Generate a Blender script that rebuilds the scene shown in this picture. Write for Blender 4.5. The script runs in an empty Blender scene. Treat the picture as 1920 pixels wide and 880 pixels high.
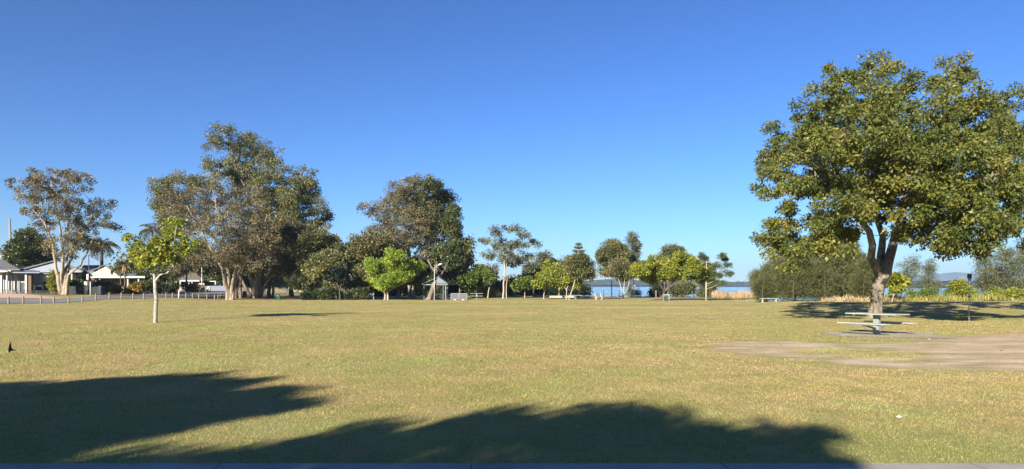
import bpy, bmesh, math, random
import numpy as np
from mathutils import Vector, Matrix

RAD = math.radians
F, HY, EYE = 1300.0, 536.0, 1.7           # focal length in photo pixels, horizon row, eye height
SC = bpy.context.scene
COL = SC.collection
SUN_AZ, SUN_EL = RAD(28), RAD(21)         # direction the light travels, right of straight ahead
LD = np.array([math.sin(SUN_AZ), math.cos(SUN_AZ)])
LP = np.array([math.cos(SUN_AZ), -math.sin(SUN_AZ)])

# ------------------------------------------------------------------ terrain
COLS = [(-900, [(571, 64), (564, 76), (551, 84), (549, 95), (545, 200)]),
        (0,    [(571, 64), (564, 76), (551, 84), (549, 95), (545, 200)]),
        (160,  [(568, 72), (564, 76), (556, 86), (551, 92), (546, 200)]),
        (300,  [(563, 85), (558, 94), (547.5, 112), (546, 150), (543, 300)]),
        (415,  [(563, 98), (560, 103), (552, 112), (546, 130), (543, 300)]),
        (520,  [(561.5, 106), (555, 120), (550, 150), (545, 240)]),
        (700,  [(561.5, 104), (557, 122), (553, 140), (548, 200)]),
        (960,  [(562.5, 102), (557, 125), (552, 150), (548, 200)]),
        (1200, [(563.5, 102), (557, 130)]),
        (1400, [(565.5, 90), (561, 110)]),
        (1500, [(568.5, 55), (567.5, 70)]),
        (1920, [(568, 55), (567.5, 69)]),
        (2800, [(568, 55), (567.5, 69)])]
COLX = np.array([c[0] for c in COLS], float)
SHORE = ([-2000, 500, 620, 900, 1080, 1410, 1445, 1600, 1920, 2600],
         [6000, 3000, 420, 215, 136, 130, 84, 80, 78, 78])

def zcol(i, D):
    ds = [34.0] + [d for y, d in COLS[i][1]]
    zs = [0.0] + [EYE - (y - HY) * d / F for y, d in COLS[i][1]]
    return np.interp(D, ds, zs)

def ground(X, Y):
    X = np.asarray(X, float); Y = np.asarray(Y, float)
    D = np.maximum(Y, 20.0)
    px = np.clip(960 + F * X / D, -890, 2790)
    z = np.zeros(np.broadcast(X, Y).shape)
    for i in range(len(COLS) - 1):
        m = (px >= COLX[i]) & (px < COLX[i + 1])
        if not np.any(m):
            continue
        t = (px - COLX[i]) / (COLX[i + 1] - COLX[i]); t = t * t * (3 - 2 * t)
        z = np.where(m, zcol(i, D) * (1 - t) + zcol(i + 1, D) * t, z)
    und = .035 * np.sin(X * .21 + Y * .13) + .045 * np.sin(Y * .33 + X * .05 + 1.3) + .02 * np.sin(X * .5 - Y * .41)
    fade = np.clip((Y - 12) / 14, 0, 1) * np.clip((100 - Y) / 30, 0, 1)
    z = z + und * fade
    sh = np.interp(px, SHORE[0], SHORE[1])
    s = np.clip((Y - sh) / 9, 0, 1); s = s * s * (3 - 2 * s)
    return z - s * 3.2

def gz(x, y):
    return float(ground(np.array([x]), np.array([y]))[0])

def at(px, D, dz=0.0):
    x = (px - 960) / F * D
    return Vector((x, D, gz(x, D) + dz))

def zrow(py, D):
    return EYE - (py - HY) * D / F

# ------------------------------------------------------------------ mesh + object helpers
class MB:
    def __init__(s): s.v = []; s.f = []; s.sm = []
    def add(s, vs, fs, smooth=False):
        o = len(s.v); s.v += [tuple(v) for v in vs]
        s.f += [tuple(i + o for i in f) for f in fs]; s.sm += [smooth] * len(fs)
    def box(s, a, b, rz=0, c=None):
        (x0, y0, z0), (x1, y1, z1) = a, b
        vs = [(x0,y0,z0),(x1,y0,z0),(x1,y1,z0),(x0,y1,z0),(x0,y0,z1),(x1,y0,z1),(x1,y1,z1),(x0,y1,z1)]
        if rz:
            c = c or ((x0+x1)/2, (y0+y1)/2)
            ca, sa = math.cos(rz), math.sin(rz)
            vs = [(c[0]+(x-c[0])*ca-(y-c[1])*sa, c[1]+(x-c[0])*sa+(y-c[1])*ca, z) for x, y, z in vs]
        s.add(vs, [(0,3,2,1),(4,5,6,7),(0,1,5,4),(1,2,6,5),(2,3,7,6),(3,0,4,7)])
    def cbox(s, cx, cy, z0, z1, wx, wy, rz=0):
        s.box((cx-wx/2, cy-wy/2, z0), (cx+wx/2, cy+wy/2, z1), rz)
    def tube(s, pts, rs, n=8, cap=True, smooth=True):
        pts = [Vector(p) for p in pts]
        if not isinstance(rs, (list, tuple)): rs = [rs] * len(pts)
        vs = []; up = None
        for i, p in enumerate(pts):
            d = (pts[min(i+1, len(pts)-1)] - pts[max(i-1, 0)]).normalized()
            if up is None:
                up = d.orthogonal().normalized()
            up = (up - d * up.dot(d)).normalized()
            w = d.cross(up)
            for k in range(n):
                a = 2*math.pi*k/n
                vs.append(p + (up*math.cos(a) + w*math.sin(a)) * rs[i])
        fs = []
        for i in range(len(pts)-1):
            for k in range(n):
                k2 = (k+1) % n
                fs.append((i*n+k, i*n+k2, (i+1)*n+k2, (i+1)*n+k))
        s.add(vs, fs, smooth)
        if cap:
            o = len(s.v) - len(vs)
            s.f.append(tuple(o+k for k in reversed(range(n)))); s.sm.append(False)
            s.f.append(tuple(o+(len(pts)-1)*n+k for k in range(n))); s.sm.append(False)
    def prism(s, poly, y0, y1):              # poly in x,z extruded along y
        n = len(poly)
        vs = [(x, y0, z) for x, z in poly] + [(x, y1, z) for x, z in poly]
        fs = [tuple(range(n)), tuple(reversed(range(n, 2*n)))]
        fs += [(i, i+n, (i+1) % n + n, (i+1) % n) for i in range(n)]
        s.add(vs, fs)
    def slab(s, quad, t):                    # a planar quad given thickness t downwards
        q = [Vector(p) for p in quad]; n = len(q)
        vs = q + [p - Vector((0,0,t)) for p in q]
        fs = [tuple(range(n)), tuple(reversed(range(n, 2*n)))] + [(i, i+n, (i+1) % n+n, (i+1) % n) for i in range(n)]
        s.add(vs, fs)
    def build(s, name, mat, parent=None, loc=None, rz=0, bevel=0):
        me = bpy.data.meshes.new(name)
        me.from_pydata(s.v, [], s.f)
        me.polygons.foreach_set('use_smooth', s.sm)
        me.update()
        bm = bmesh.new(); bm.from_mesh(me); bmesh.ops.recalc_face_normals(bm, faces=bm.faces)
        if bevel:
            es = [e for e in bm.edges if len(e.link_faces) == 2 and e.calc_face_angle(0) > .6]
            bmesh.ops.bevel(bm, geom=es, offset=bevel, segments=1, affect='EDGES')
        bm.to_mesh(me); bm.free()
        return link(name, me, mat, parent, loc, rz)

def link(name, me, mat, parent=None, loc=None, rz=0):
    if mat is not None: me.materials.append(mat)
    o = bpy.data.objects.new(name, me); COL.objects.link(o)
    if parent: o.parent = parent
    if loc is not None: o.location = loc
    if rz: o.rotation_euler.z = rz
    return o

def tag(o, label=None, cat=None, group=None, kind=None):
    if label: o['label'] = label
    if cat: o['category'] = cat
    if group: o['group'] = group
    if kind: o['kind'] = kind
    return o

def thing(name, label, cat, loc, rz=0, group=None):
    o = bpy.data.objects.new(name, None); COL.objects.link(o)
    o.empty_display_size = .3
    o.location = loc; o.rotation_euler.z = rz
    return tag(o, label, cat, group)

def copy_tree(o, parent=None):
    c = o.copy(); COL.objects.link(c); c.parent = parent
    for ch in list(o.children):
        copy_tree(ch, c)
    return c

def np_mesh(name, V, Fc, mat, parent=None, attrs=None, smooth=False):
    me = bpy.data.meshes.new(name)
    nv, (nf, k) = len(V), Fc.shape
    me.vertices.add(nv); me.vertices.foreach_set('co', np.ascontiguousarray(V, np.float32).ravel())
    me.loops.add(nf*k); me.loops.foreach_set('vertex_index', np.ascontiguousarray(Fc, np.int32).ravel())
    me.polygons.add(nf)
    me.polygons.foreach_set('loop_start', np.arange(0, nf*k, k, dtype=np.int32))
    if smooth: me.polygons.foreach_set('use_smooth', np.ones(nf, bool))
    for an, av in (attrs or {}).items():
        a = me.attributes.new(an, 'FLOAT', 'POINT'); a.data.foreach_set('value', np.ascontiguousarray(av, np.float32))
    me.update(calc_edges=True)
    return link(name, me, mat, parent)

# ------------------------------------------------------------------ materials
def newmat(name):
    m = bpy.data.materials.new(name); m.use_nodes = True
    nt = m.node_tree; nt.nodes.clear()
    out = nt.nodes.new('ShaderNodeOutputMaterial')
    return m, nt, out

def N(nt, typ, **kw):
    n = nt.nodes.new(typ)
    for k, v in kw.items():
        if k.startswith('i_'): n.inputs[k[2:].replace('_', ' ')].default_value = v
        else: setattr(n, k, v)
    return n

def noise(nt, scale, detail=4, rough=.55, vec=None, dist=0):
    n = N(nt, 'ShaderNodeTexNoise'); n.inputs['Scale'].default_value = scale
    n.inputs['Detail'].default_value = detail; n.inputs['Roughness'].default_value = rough
    n.inputs['Distortion'].default_value = dist
    if vec is not None: nt.links.new(vec, n.inputs['Vector'])
    return n.outputs['Fac']

def ramp(nt, fac, stops):
    r = N(nt, 'ShaderNodeValToRGB'); e = r.color_ramp.elements
    while len(e) < len(stops): e.new(.5)
    for el, (p, c) in zip(e, stops):
        el.position = p; el.color = (c[0], c[1], c[2], 1)
    nt.links.new(fac, r.inputs['Fac']); return r.outputs['Color']

def mix(nt, fac, a, b, mode='MIX'):
    m = N(nt, 'ShaderNodeMix', data_type='RGBA', blend_type=mode)
    for sock, v in ((m.inputs[0], fac), (m.inputs[6], a), (m.inputs[7], b)):
        if hasattr(v, 'is_linked'): nt.links.new(v, sock)
        elif isinstance(v, (int, float)): sock.default_value = v
        else: sock.default_value = (v[0], v[1], v[2], 1)
    return m.outputs[2]

def mth(nt, op, a, b=None, c=None, clamp=False):
    m = N(nt, 'ShaderNodeMath', operation=op); m.use_clamp = clamp
    for i, v in enumerate((a, b, c)):
        if v is None: continue
        if hasattr(v, 'is_linked'): nt.links.new(v, m.inputs[i])
        else: m.inputs[i].default_value = v
    return m.outputs[0]

def principled(nt, out, col, rough=.8, spec=.3, metal=0, bump=None, bstr=.3, bdist=.02):
    p = N(nt, 'ShaderNodeBsdfPrincipled')
    if hasattr(col, 'is_linked'): nt.links.new(col, p.inputs['Base Color'])
    else: p.inputs['Base Color'].default_value = (*col, 1)
    p.inputs['Roughness'].default_value = rough
    p.inputs['Specular IOR Level'].default_value = spec
    p.inputs['Metallic'].default_value = metal
    if bump is not None:
        b = N(nt, 'ShaderNodeBump'); b.inputs['Strength'].default_value = bstr; b.inputs['Distance'].default_value = bdist
        nt.links.new(bump, b.inputs['Height']); nt.links.new(b.outputs['Normal'], p.inputs['Normal'])
    nt.links.new(p.outputs[0], out.inputs['Surface'])
    return p

def worn(name, c, var=.25, scale=3, rough=.75, spec=.3, metal=0, stretch=None, bump=.15):
    m, nt, out = newmat(name)
    tc = N(nt, 'ShaderNodeTexCoord').outputs['Object']
    if stretch:
        mp = N(nt, 'ShaderNodeMapping'); mp.inputs['Scale'].default_value = stretch
        nt.links.new(tc, mp.inputs['Vector']); tc = mp.outputs[0]
    f = noise(nt, scale, 5, .6, tc)
    lo = tuple(x*(1-var) for x in c); hi = tuple(min(1, x*(1+var)) for x in c)
    col = ramp(nt, f, [(.3, lo), (.7, hi)])
    principled(nt, out, col, rough, spec, metal, f, bump, .01)
    return m

def leaf_material(name, dark, mid, tip, trans=.3, rough=.5):
    m, nt, out = newmat(name)
    a = N(nt, 'ShaderNodeAttribute', attribute_name='tint').outputs['Fac']
    col = ramp(nt, a, [(.1, dark), (.5, mid), (.92, tip)])
    p = N(nt, 'ShaderNodeBsdfPrincipled'); nt.links.new(col, p.inputs['Base Color'])
    p.inputs['Roughness'].default_value = rough; p.inputs['Specular IOR Level'].default_value = .35
    t = N(nt, 'ShaderNodeBsdfTranslucent')
    tcol = mix(nt, .5, col, tip)
    nt.links.new(tcol, t.inputs['Color'])
    ms = N(nt, 'ShaderNodeMixShader'); ms.inputs[0].default_value = trans
    nt.links.new(p.outputs[0], ms.inputs[1]); nt.links.new(t.outputs[0], ms.inputs[2])
    nt.links.new(ms.outputs[0], out.inputs['Surface'])
    return m

def bark_material(name, a, b, scale=2.0, dark=None):
    m, nt, out = newmat(name)
    tc = N(nt, 'ShaderNodeTexCoord').outputs['Object']
    mp = N(nt, 'ShaderNodeMapping'); mp.inputs['Scale'].default_value = (1, 1, .35)
    nt.links.new(tc, mp.inputs['Vector'])
    f = noise(nt, scale, 6, .62, mp.outputs[0], .6)
    f2 = noise(nt, scale*5, 4, .6, mp.outputs[0])
    col = ramp(nt, f, [(.33, a), (.62, b)])
    if dark: col = mix(nt, ramp(nt, f2, [(.52, (0,0,0)), (.66, (1,1,1))]), col, dark)
    principled(nt, out, col, .9, .15, 0, f2, .5, .04)
    return m

M = {}
# ------------------------------------------------------------------ lawn colour, shared by ground and blades
def mth_vec(g, v):
    a = N(g, 'ShaderNodeVectorMath', operation='ADD'); g.links.new(v, a.inputs[0]); a.inputs[1].default_value = (37.3, 11.9, 0); return a.outputs[0]

def lawn_group():
    g = bpy.data.node_groups.new('lawn_colour', 'ShaderNodeTree')
    g.interface.new_socket('Color', in_out='OUTPUT', socket_type='NodeSocketColor')
    go = g.nodes.new('NodeGroupOutput')
    pos = g.nodes.new('ShaderNodeNewGeometry').outputs['Position']
    fl = N(g, 'ShaderNodeMapping'); fl.inputs['Scale'].default_value = (1, 1, 0); g.links.new(pos, fl.inputs['Vector']); v = fl.outputs[0]
    big = noise(g, .13, 4, .6, v, .4); med = noise(g, .75, 6, .7, v); fin = noise(g, 9, 4, .7, v); spk = noise(g, 55, 2, .6, v)
    c = ramp(g, med, [(.30, (.225, .222, .070)), (.48, (.345, .292, .130)), (.68, (.445, .345, .195))])
    c = mix(g, ramp(g, big, [(.42, (0,0,0)), (.60, (.7,.7,.7))]), c, (.245, .262, .080))
    sp = N(g, 'ShaderNodeSeparateXYZ'); g.links.new(pos, sp.inputs[0])
    nr = mth(g, 'ADD', sp.outputs[1], mth(g, 'MULTIPLY', med, -3.0)); mr = N(g, 'ShaderNodeMapRange'); g.links.new(nr, mr.inputs[0]); mr.inputs[1].default_value = 4.6; mr.inputs[2].default_value = 8.5; mr.inputs[3].default_value = .8; mr.inputs[4].default_value = 0
    c = mix(g, mr.outputs[0], c, (.20, .25, .085))
    c = mix(g, ramp(g, fin, [(.42, (0,0,0)), (.7, (.55,.55,.55))]), c, (.415, .335, .18))
    c = mix(g, ramp(g, spk, [(.3, (.5,.5,.5)), (.46, (0,0,0))]), c, (.11, .105, .035))
    c = mix(g, ramp(g, noise(g, 2.3, 5, .7, v), [(.6, (0,0,0)), (.78, (.6,.6,.6))]), c, (.27, .165, .085))
    pt = noise(g, .55, 5, .65, v, .8); pt2 = noise(g, .38, 5, .6, mth_vec(g, v), .6)
    c = mix(g, ramp(g, pt, [(.52, (0,0,0)), (.68, (.5,.5,.5))]), c, (.43, .295, .165))
    c = mix(g, ramp(g, pt2, [(.54, (0,0,0)), (.66, (.6,.6,.6))]), c, (.30, .335, .125))
    c = mix(g, 1, c, (1.05, 1.06, 1.02), 'MULTIPLY')
    g.links.new(c, go.inputs[0])
    return g
LAWN = lawn_group()

def ground_material():
    m, nt, out = newmat('lawn_ground')
    pos = N(nt, 'ShaderNodeNewGeometry').outputs['Position']
    g = N(nt, 'ShaderNodeGroup'); g.node_tree = LAWN
    base = mix(nt, 1, g.outputs[0], (.86, .84, .80), 'MULTIPLY')
    dirt = N(nt, 'ShaderNodeAttribute', attribute_name='dirt').outputs['Fac']
    mul = N(nt, 'ShaderNodeAttribute', attribute_name='mulch').outputs['Fac']
    st = N(nt, 'ShaderNodeMapping'); st.inputs['Scale'].default_value = (.5, 1.6, 1); nt.links.new(pos, st.inputs['Vector'])
    n1 = noise(nt, 1.1, 6, .65, st.outputs[0], .3); n2 = noise(nt, 12, 4, .7, pos)
    soil = ramp(nt, n1, [(.32, (.40, .29, .20)), (.5, (.53, .41, .295)), (.68, (.66, .54, .41))])
    soil = mix(nt, ramp(nt, n2, [(.45, (0,0,0)), (.7, (.5,.5,.5))]), soil, (.21, .15, .10))
    k = mth(nt, 'ADD', mth(nt, 'MULTIPLY', dirt, 1.5), mth(nt, 'MULTIPLY', mth(nt, 'SUBTRACT', n1, .5), 2.2))
    k = mth(nt, 'ADD', k, mth(nt, 'MULTIPLY', mth(nt, 'SUBTRACT', n2, .5), 1.2))
    k = mth(nt, 'MULTIPLY', ramp(nt, k, [(.35, (0,0,0)), (1.0, (.9,.9,.9))]), mth(nt, 'GREATER_THAN', dirt, .02))
    c = mix(nt, k, base, soil)
    mc = ramp(nt, n2, [(.3, (.12, .08, .05)), (.7, (.25, .17, .10))])
    mk = ramp(nt, mth(nt, 'ADD', mul, mth(nt, 'SUBTRACT', n1, .5)), [(.35, (0,0,0)), (.6, (1,1,1))])
    c = mix(nt, mth(nt, 'MULTIPLY', mk, mth(nt, 'GREATER_THAN', mul, .02)), c, mc)
    hgt = mth(nt, 'ADD', noise(nt, 60, 3, .7, pos), mth(nt, 'MULTIPLY', noise(nt, 7, 3, .6, pos), 1.5))
    principled(nt, out, c, .95, .08, 0, hgt, .55, .03)
    return m

def blade_material():
    m, nt, out = newmat('grass_blades')
    g = N(nt, 'ShaderNodeGroup'); g.node_tree = LAWN
    a = N(nt, 'ShaderNodeAttribute', attribute_name='tint').outputs['Fac']
    c = mix(nt, 1, g.outputs[0], ramp(nt, a, [(0, (.30, .42, .26)), (.4, (.85, .92, .76)), (.78, (1.25, 1.15, 1.05)), (1, (1.75, 1.55, 1.45))]), 'MULTIPLY')
    p = N(nt, 'ShaderNodeBsdfPrincipled'); nt.links.new(c, p.inputs['Base Color'])
    p.inputs['Roughness'].default_value = .6; p.inputs['Specular IOR Level'].default_value = .2
    t = N(nt, 'ShaderNodeBsdfTranslucent'); nt.links.new(c, t.inputs['Color'])
    ms = N(nt, 'ShaderNodeMixShader'); ms.inputs[0].default_value = .25
    nt.links.new(p.outputs[0], ms.inputs[1]); nt.links.new(t.outputs[0], ms.inputs[2]); nt.links.new(ms.outputs[0], out.inputs['Surface'])
    return m

def px_poly(pts):
    out = []
    for x, y in pts:
        D = EYE * F / (y - HY); out.append(((x - 960) / F * D, D))
    return np.array(out)

def inside(poly, X, Y):
    r = np.zeros(X.shape, bool); n = len(poly)
    for i in range(n):
        x0, y0 = poly[i]; x1, y1 = poly[(i+1) % n]
        c = ((y0 > Y) != (y1 > Y)) & (X < (x1-x0)*(Y-y0)/(y1-y0+1e-12)+x0)
        r ^= c
    return r

DIRT = [px_poly([(1300,654),(1382,640),(1480,639),(1590,644),(1700,640),(1760,628),(2100,622),(2100,704),(1920,698),(1780,693),(1640,692),(1560,686),(1530,676),(1400,669)]),
        px_poly([(1700,604.5),(1560,604),(1500,606),(1620,609),(1720,608)])]
GRASSY = [px_poly([(1470,658),(1560,652),(1700,662),(1740,668),(1700,677),(1600,672)])]

def build_ground():
    def axis(parts):
        a = [np.arange(s, e, d) for s, e, d in parts]; return np.unique(np.round(np.concatenate(a), 3))
    ys = np.concatenate([axis([(-60, 4, 4), (4, 30, .35), (30, 140, 1.1), (140, 240, 5)]), [240, 280, 340, 420, 440, 500, 600, 800, 1200, 2000, 3500, 5500, 6900]])
    xp = np.concatenate([axis([(0, 26, .45), (26, 80, 1.3), (80, 140, 5)]), [140, 170, 220, 300, 450, 700, 1100, 2000, 3500, 5500, 6900]])
    ys = np.unique(np.concatenate([[-6900, -3000, -1000, -300, -120], ys])); xs = np.unique(np.concatenate([-xp, xp]))
    X, Y = np.meshgrid(xs, ys); Z = ground(X, Y)
    d = np.zeros(X.shape)
    for p in DIRT: d = np.maximum(d, inside(p, X, Y) * .62)
    for p in GRASSY: d = np.where(inside(p, X, Y), .12, d)
    d = np.maximum(d, .75 * np.exp(-(((X-16.5*-1.0)/.9)**2 + ((Y-32.5)/.5)**2)))
    for i in range(9):
        k = d.copy(); k[1:-1, 1:-1] = (d[1:-1, 1:-1]*2 + d[:-2, 1:-1] + d[2:, 1:-1] + d[1:-1, :-2] + d[1:-1, 2:]) / 6; d = k
    mu = np.zeros(X.shape)
    for (px, D, rx, ry, a) in [(440, 104, 8, 5, 1), (500, 108, 8, 5, .9), (750, 104, 7, 4, .7), (805, 104, 5, 4, .6), (60, 88, 3, 2, .4), (640, 112, 10, 4, .5), (1060, 122, 10, 4, .5)]:
        x = (px-960)/F*D; mu = np.maximum(mu, a*np.exp(-(((X-x)/rx)**2+((Y-D)/ry)**2)))
    ny, nx = X.shape
    idx = np.arange(ny*nx).reshape(ny, nx)
    Fc = np.stack([idx[:-1, :-1].ravel(), idx[:-1, 1:].ravel(), idx[1:, 1:].ravel(), idx[1:, :-1].ravel()], 1)
    o = np_mesh('ground', np.stack([X.ravel(), Y.ravel(), Z.ravel()], 1), Fc, ground_material(), None, {'dirt': d.ravel(), 'mulch': mu.ravel()}, True)
    tag(o, kind='structure')

def dirt_at(X, Y):
    d = np.zeros(X.shape, bool)
    for p in DIRT: d |= inside(p, X, Y)
    for p in GRASSY: d &= ~inside(p, X, Y)
    return d

PATH_FAR = 6.62
def build_grass():
    rng = np.random.default_rng(4)
    Vs = []; Ts = []
    for (d0, d1, dens, hgt, wid) in [(6.3, 9, 4200, .026, .005), (9, 13, 2500, .029, .0065), (13, 20, 1000, .032, .010), (20, 34, 420, .032, .013), (34, 62, 130, .032, .018), (62, 100, 40, .035, .03)]:
        ex = 5.0; area = .78 * (d1*d1 - d0*d0) + 2*ex*(d1-d0); n = int(area * dens)
        D = np.sqrt(rng.uniform(d0*d0, d1*d1, n)); X = (D*.78+ex) * rng.uniform(-1, 1, n)
        edge = PATH_FAR + .03*np.sin(X*3.1) + .02*np.sin(X*8.7)
        keep = (D > edge + rng.uniform(-.05, .01, n))
        keep &= ~(dirt_at(X, D) & (rng.random(n) < .95))
        keep &= ~((X < -45.5) & (D > 60))
        # irregular tufting
        tuft = np.sin(X*5.1+D*2.3)+np.sin(X*2.2-D*4.7)+np.sin(X*11+D*7)
        keep &= rng.random(n) < (.72+.16*tuft)
        X = X[keep]; D = D[keep]; n = len(X)
        Z = ground(X, D)
        h = hgt * rng.uniform(.45, 1.25, n); a = rng.uniform(0, 2*np.pi, n); w = wid * rng.uniform(.6, 1.3, n)
        lx = rng.normal(0, .55, n)*h; ly = rng.normal(0, .55, n)*h
        base = np.stack([X, D, Z-.004], 1); side = np.stack([np.cos(a)*w/2, np.sin(a)*w/2, np.zeros(n)], 1)
        tip = base + np.stack([lx, ly, h], 1)
        Vs.append(np.stack([base-side, base+side, tip], 1).reshape(-1, 3)); Ts.append(np.repeat(rng.random(n), 3))
    V = np.concatenate(Vs); n = len(V)//3
    o = np_mesh('grass', V, np.arange(n*3).reshape(n, 3), blade_material(), None, {'tint': np.concatenate(Ts)})
    tag(o, 'short winter lawn of mixed green and straw coloured blades', 'grass', kind='stuff')
    # dead leaves dropped over the lawn
    n = 420
    D = np.sqrt(rng.uniform(49, 42**2, n)); X = D*rng.uniform(-.76, .76, n); Z = ground(X, D)+.025
    c = np.stack([X, D, Z], 1); a = rng.uniform(0, 6.28, n); L = rng.uniform(.02, .05, n)[:, None]
    u = np.stack([np.cos(a), np.sin(a), rng.uniform(-.4, .6, n)], 1)*L; w = np.stack([-np.sin(a), np.cos(a), rng.uniform(-.3, .5, n)], 1)*L*.45
    V = np.stack([c-u, c+w, c+u, c-w], 1).reshape(-1, 3)
    m = leaf_material('dead_leaf', (.05, .025, .012), (.16, .07, .03), (.42, .3, .18), .05, .7)
    o = np_mesh('fallen_leaves', V, np.arange(4*n).reshape(n, 4), m, None, {'tint': np.repeat(rng.random(n)**1.5, 4)})
    tag(o, 'scattered brown dead leaves lying on the lawn', 'leaves', kind='stuff')

# ------------------------------------------------------------------ trees
def grow(stems, cl, rng, bf, step, tipr, jit, ex=2.35, stemjit=.5):
    """stems: polylines [(x,y,z,r)], cl: clump centres. Returns nodes, parents, radii."""
    pos = []; par = []; rad = []
    for st in stems:
        prev = -1
        for i in range(len(st)-1):
            a = np.array(st[i][:3]); b = np.array(st[i+1][:3]); n = max(1, int(np.linalg.norm(b-a)/step))
            for k in range(n + (1 if i == len(st)-2 else 0)):
                t = k/n; p = a+(b-a)*t
                if 0 < len(pos) and prev >= 0: p = p + rng.normal(0, stemjit*.18*min(step, st[i][3]*3), 3)
                pos.append(p); par.append(prev); rad.append(st[i][3]*(1-t)+st[i+1][3]*t); prev = len(pos)-1
    pos = list(pos); P = np.zeros((len(cl)*10+len(pos)+10, 3)); PL = np.zeros(len(P))
    n = len(pos); P[:n] = pos
    for i in range(n):
        PL[i] = 0 if par[i] < 0 else PL[par[i]]+np.linalg.norm(P[i]-P[par[i]])
    z0 = P[:n, 2].min(); top = P[:n, 2].max()
    ok = np.zeros(len(P), bool); ok[:n] = P[:n, 2] > z0+.45*(min(top, cl[:, 2].min()+1)-z0) if len(cl) else True
    ref = P[n-1]
    order = np.argsort(np.min(np.linalg.norm(cl[:, None]-P[None, :n:2], axis=2), axis=1))
    for ci in order:
        c = cl[ci]
        dv = P[:n]-c; dist = np.sqrt((dv*dv).sum(1)); up = np.maximum(0, P[:n, 2]-c[2])*.8
        cost = np.where(ok[:n], dist+bf*PL[:n]+up, 1e9); j = int(np.argmin(cost))
        a = P[j]; L = dist[j]; m = max(1, min(8, int(L/step))); prev = j
        bow = rng.normal(0, 1, 3)*jit*L*.10 + np.array([0, 0, L*.06])
        for k in range(1, m+1):
            t = k/m; p = a+(c-a)*t + bow*math.sin(math.pi*t) + (rng.normal(0, jit*.12*step, 3) if k < m else 0)
            if n >= len(P): break
            P[n] = p; PL[n] = PL[prev]+np.linalg.norm(p-P[prev]); ok[n] = True
            par.append(prev); rad.append(0); prev = n; n += 1
    R = np.zeros(n); acc = np.zeros(n); par = np.array(par)
    for i in range(n-1, -1, -1):
        r = max(acc[i]**(1/ex), tipr) if acc[i] > 0 else tipr
        R[i] = max(r if i >= len(pos) else min(r, 9), 0)
        if par[i] >= 0: acc[par[i]] += R[i]**ex
    ns = len(pos)
    for i in range(ns): R[i] = rad[i]
    for i in range(ns, n):                                   # a branch is never thicker than what carries it
        R[i] = min(R[i], R[par[i]]*.92)
    return P[:n], par, R

def tubes(P, par, R, minr, rng, fl=0):
    n = len(P); ch = [[] for _ in range(n)]
    for i in range(n):
        if par[i] >= 0: ch[par[i]].append(i)
    Vs = []; Fs = []; off = 0
    starts = [(i, -1) for i in range(n) if par[i] < 0]
    while starts:
        i, p = starts.pop()
        chain = [] if p < 0 else [p]
        while True:
            chain.append(i)
            c = ch[i]
            if not c: break
            c = sorted(c, key=lambda k: -R[k])
            for k in c[1:]:
                if R[k] >= minr: starts.append((k, i))
            i = c[0]
            if R[i] < minr: break
        if len(chain) < 2: continue
        pts = P[chain]; rs = R[chain].copy()
        if p >= 0: rs[0] = min(rs[0], rs[1]*1.15)
        rm = rs.max(); k = 12 if rm > .2 else 7 if rm > .07 else 5 if rm > .035 else 3
        d = np.gradient(pts, axis=0); d /= np.linalg.norm(d, axis=1)[:, None]+1e-9
        up = np.cross(d[0], [.3, .5, .8]); up /= np.linalg.norm(up)+1e-9
        ang = np.arange(k)*2*np.pi/k; ca, sa = np.cos(ang)[:, None], np.sin(ang)[:, None]
        lum = 1+.12*np.sin(ang*3+rng.uniform(0, 6)) if rm > .12 else np.ones(k)
        ring = []
        for q in range(len(pts)):
            up = up-d[q]*up.dot(d[q]); up /= np.linalg.norm(up)+1e-9; w = np.cross(d[q], up)
            ring.append(pts[q]+(ca*up+sa*w)*rs[q]*lum[:, None])
        V = np.concatenate(ring); Vs.append(V)
        ii = np.arange(len(pts)-1)[:, None]*k+np.arange(k)[None]; jj = np.arange(len(pts)-1)[:, None]*k+(np.arange(k)[None]+1) % k
        Fs.append(np.stack([ii, jj, jj+k, ii+k], 2).reshape(-1, 4)+off); off += len(V)
    return np.concatenate(Vs), np.concatenate(Fs)

def leaves(cl, rng, per, cr, L, W, droop, outward, centre, flat=.75, tintc=None, spread=.5):
    n = len(cl)*per
    ci = np.repeat(np.arange(len(cl)), per)
    scale = rng.uniform(.65, 1.3, len(cl))[ci]
    o = rng.normal(0, 1, (n, 3)); o *= (rng.random(n)**.5/np.linalg.norm(o, axis=1))[:, None]
    o *= cr*scale[:, None]; o[:, 2] *= flat
    p = cl[ci]+o
    out = cl[ci]-centre; out /= np.linalg.norm(out, axis=1)[:, None]+1e-6
    d = rng.normal(0, 1, (n, 3))*spread+out*outward+o/cr*.6; d[:, 2] -= droop
    d /= np.linalg.norm(d, axis=1)[:, None]+1e-6
    w = np.cross(d, rng.normal(0, 1, (n, 3))+np.array([0, 0, .9])); w /= np.linalg.norm(w, axis=1)[:, None]+1e-6
    s = rng.uniform(.6, 1.25, n)[:, None]
    nrm = np.cross(w, d)
    dv = d*L*s; wv = w*W*.5*s
    V = np.stack([p, p+dv*.45+wv+nrm*W*.12*s, p+dv, p+dv*.45-wv-nrm*W*.12*s], 1).reshape(-1, 3)
    ct = rng.normal(0, 1, len(cl)) if tintc is None else tintc
    t = np.clip(.45+.15*ct[ci]+.16*rng.normal(0, 1, n), 0, 1)
    return V, np.repeat(t, 4)

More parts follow.
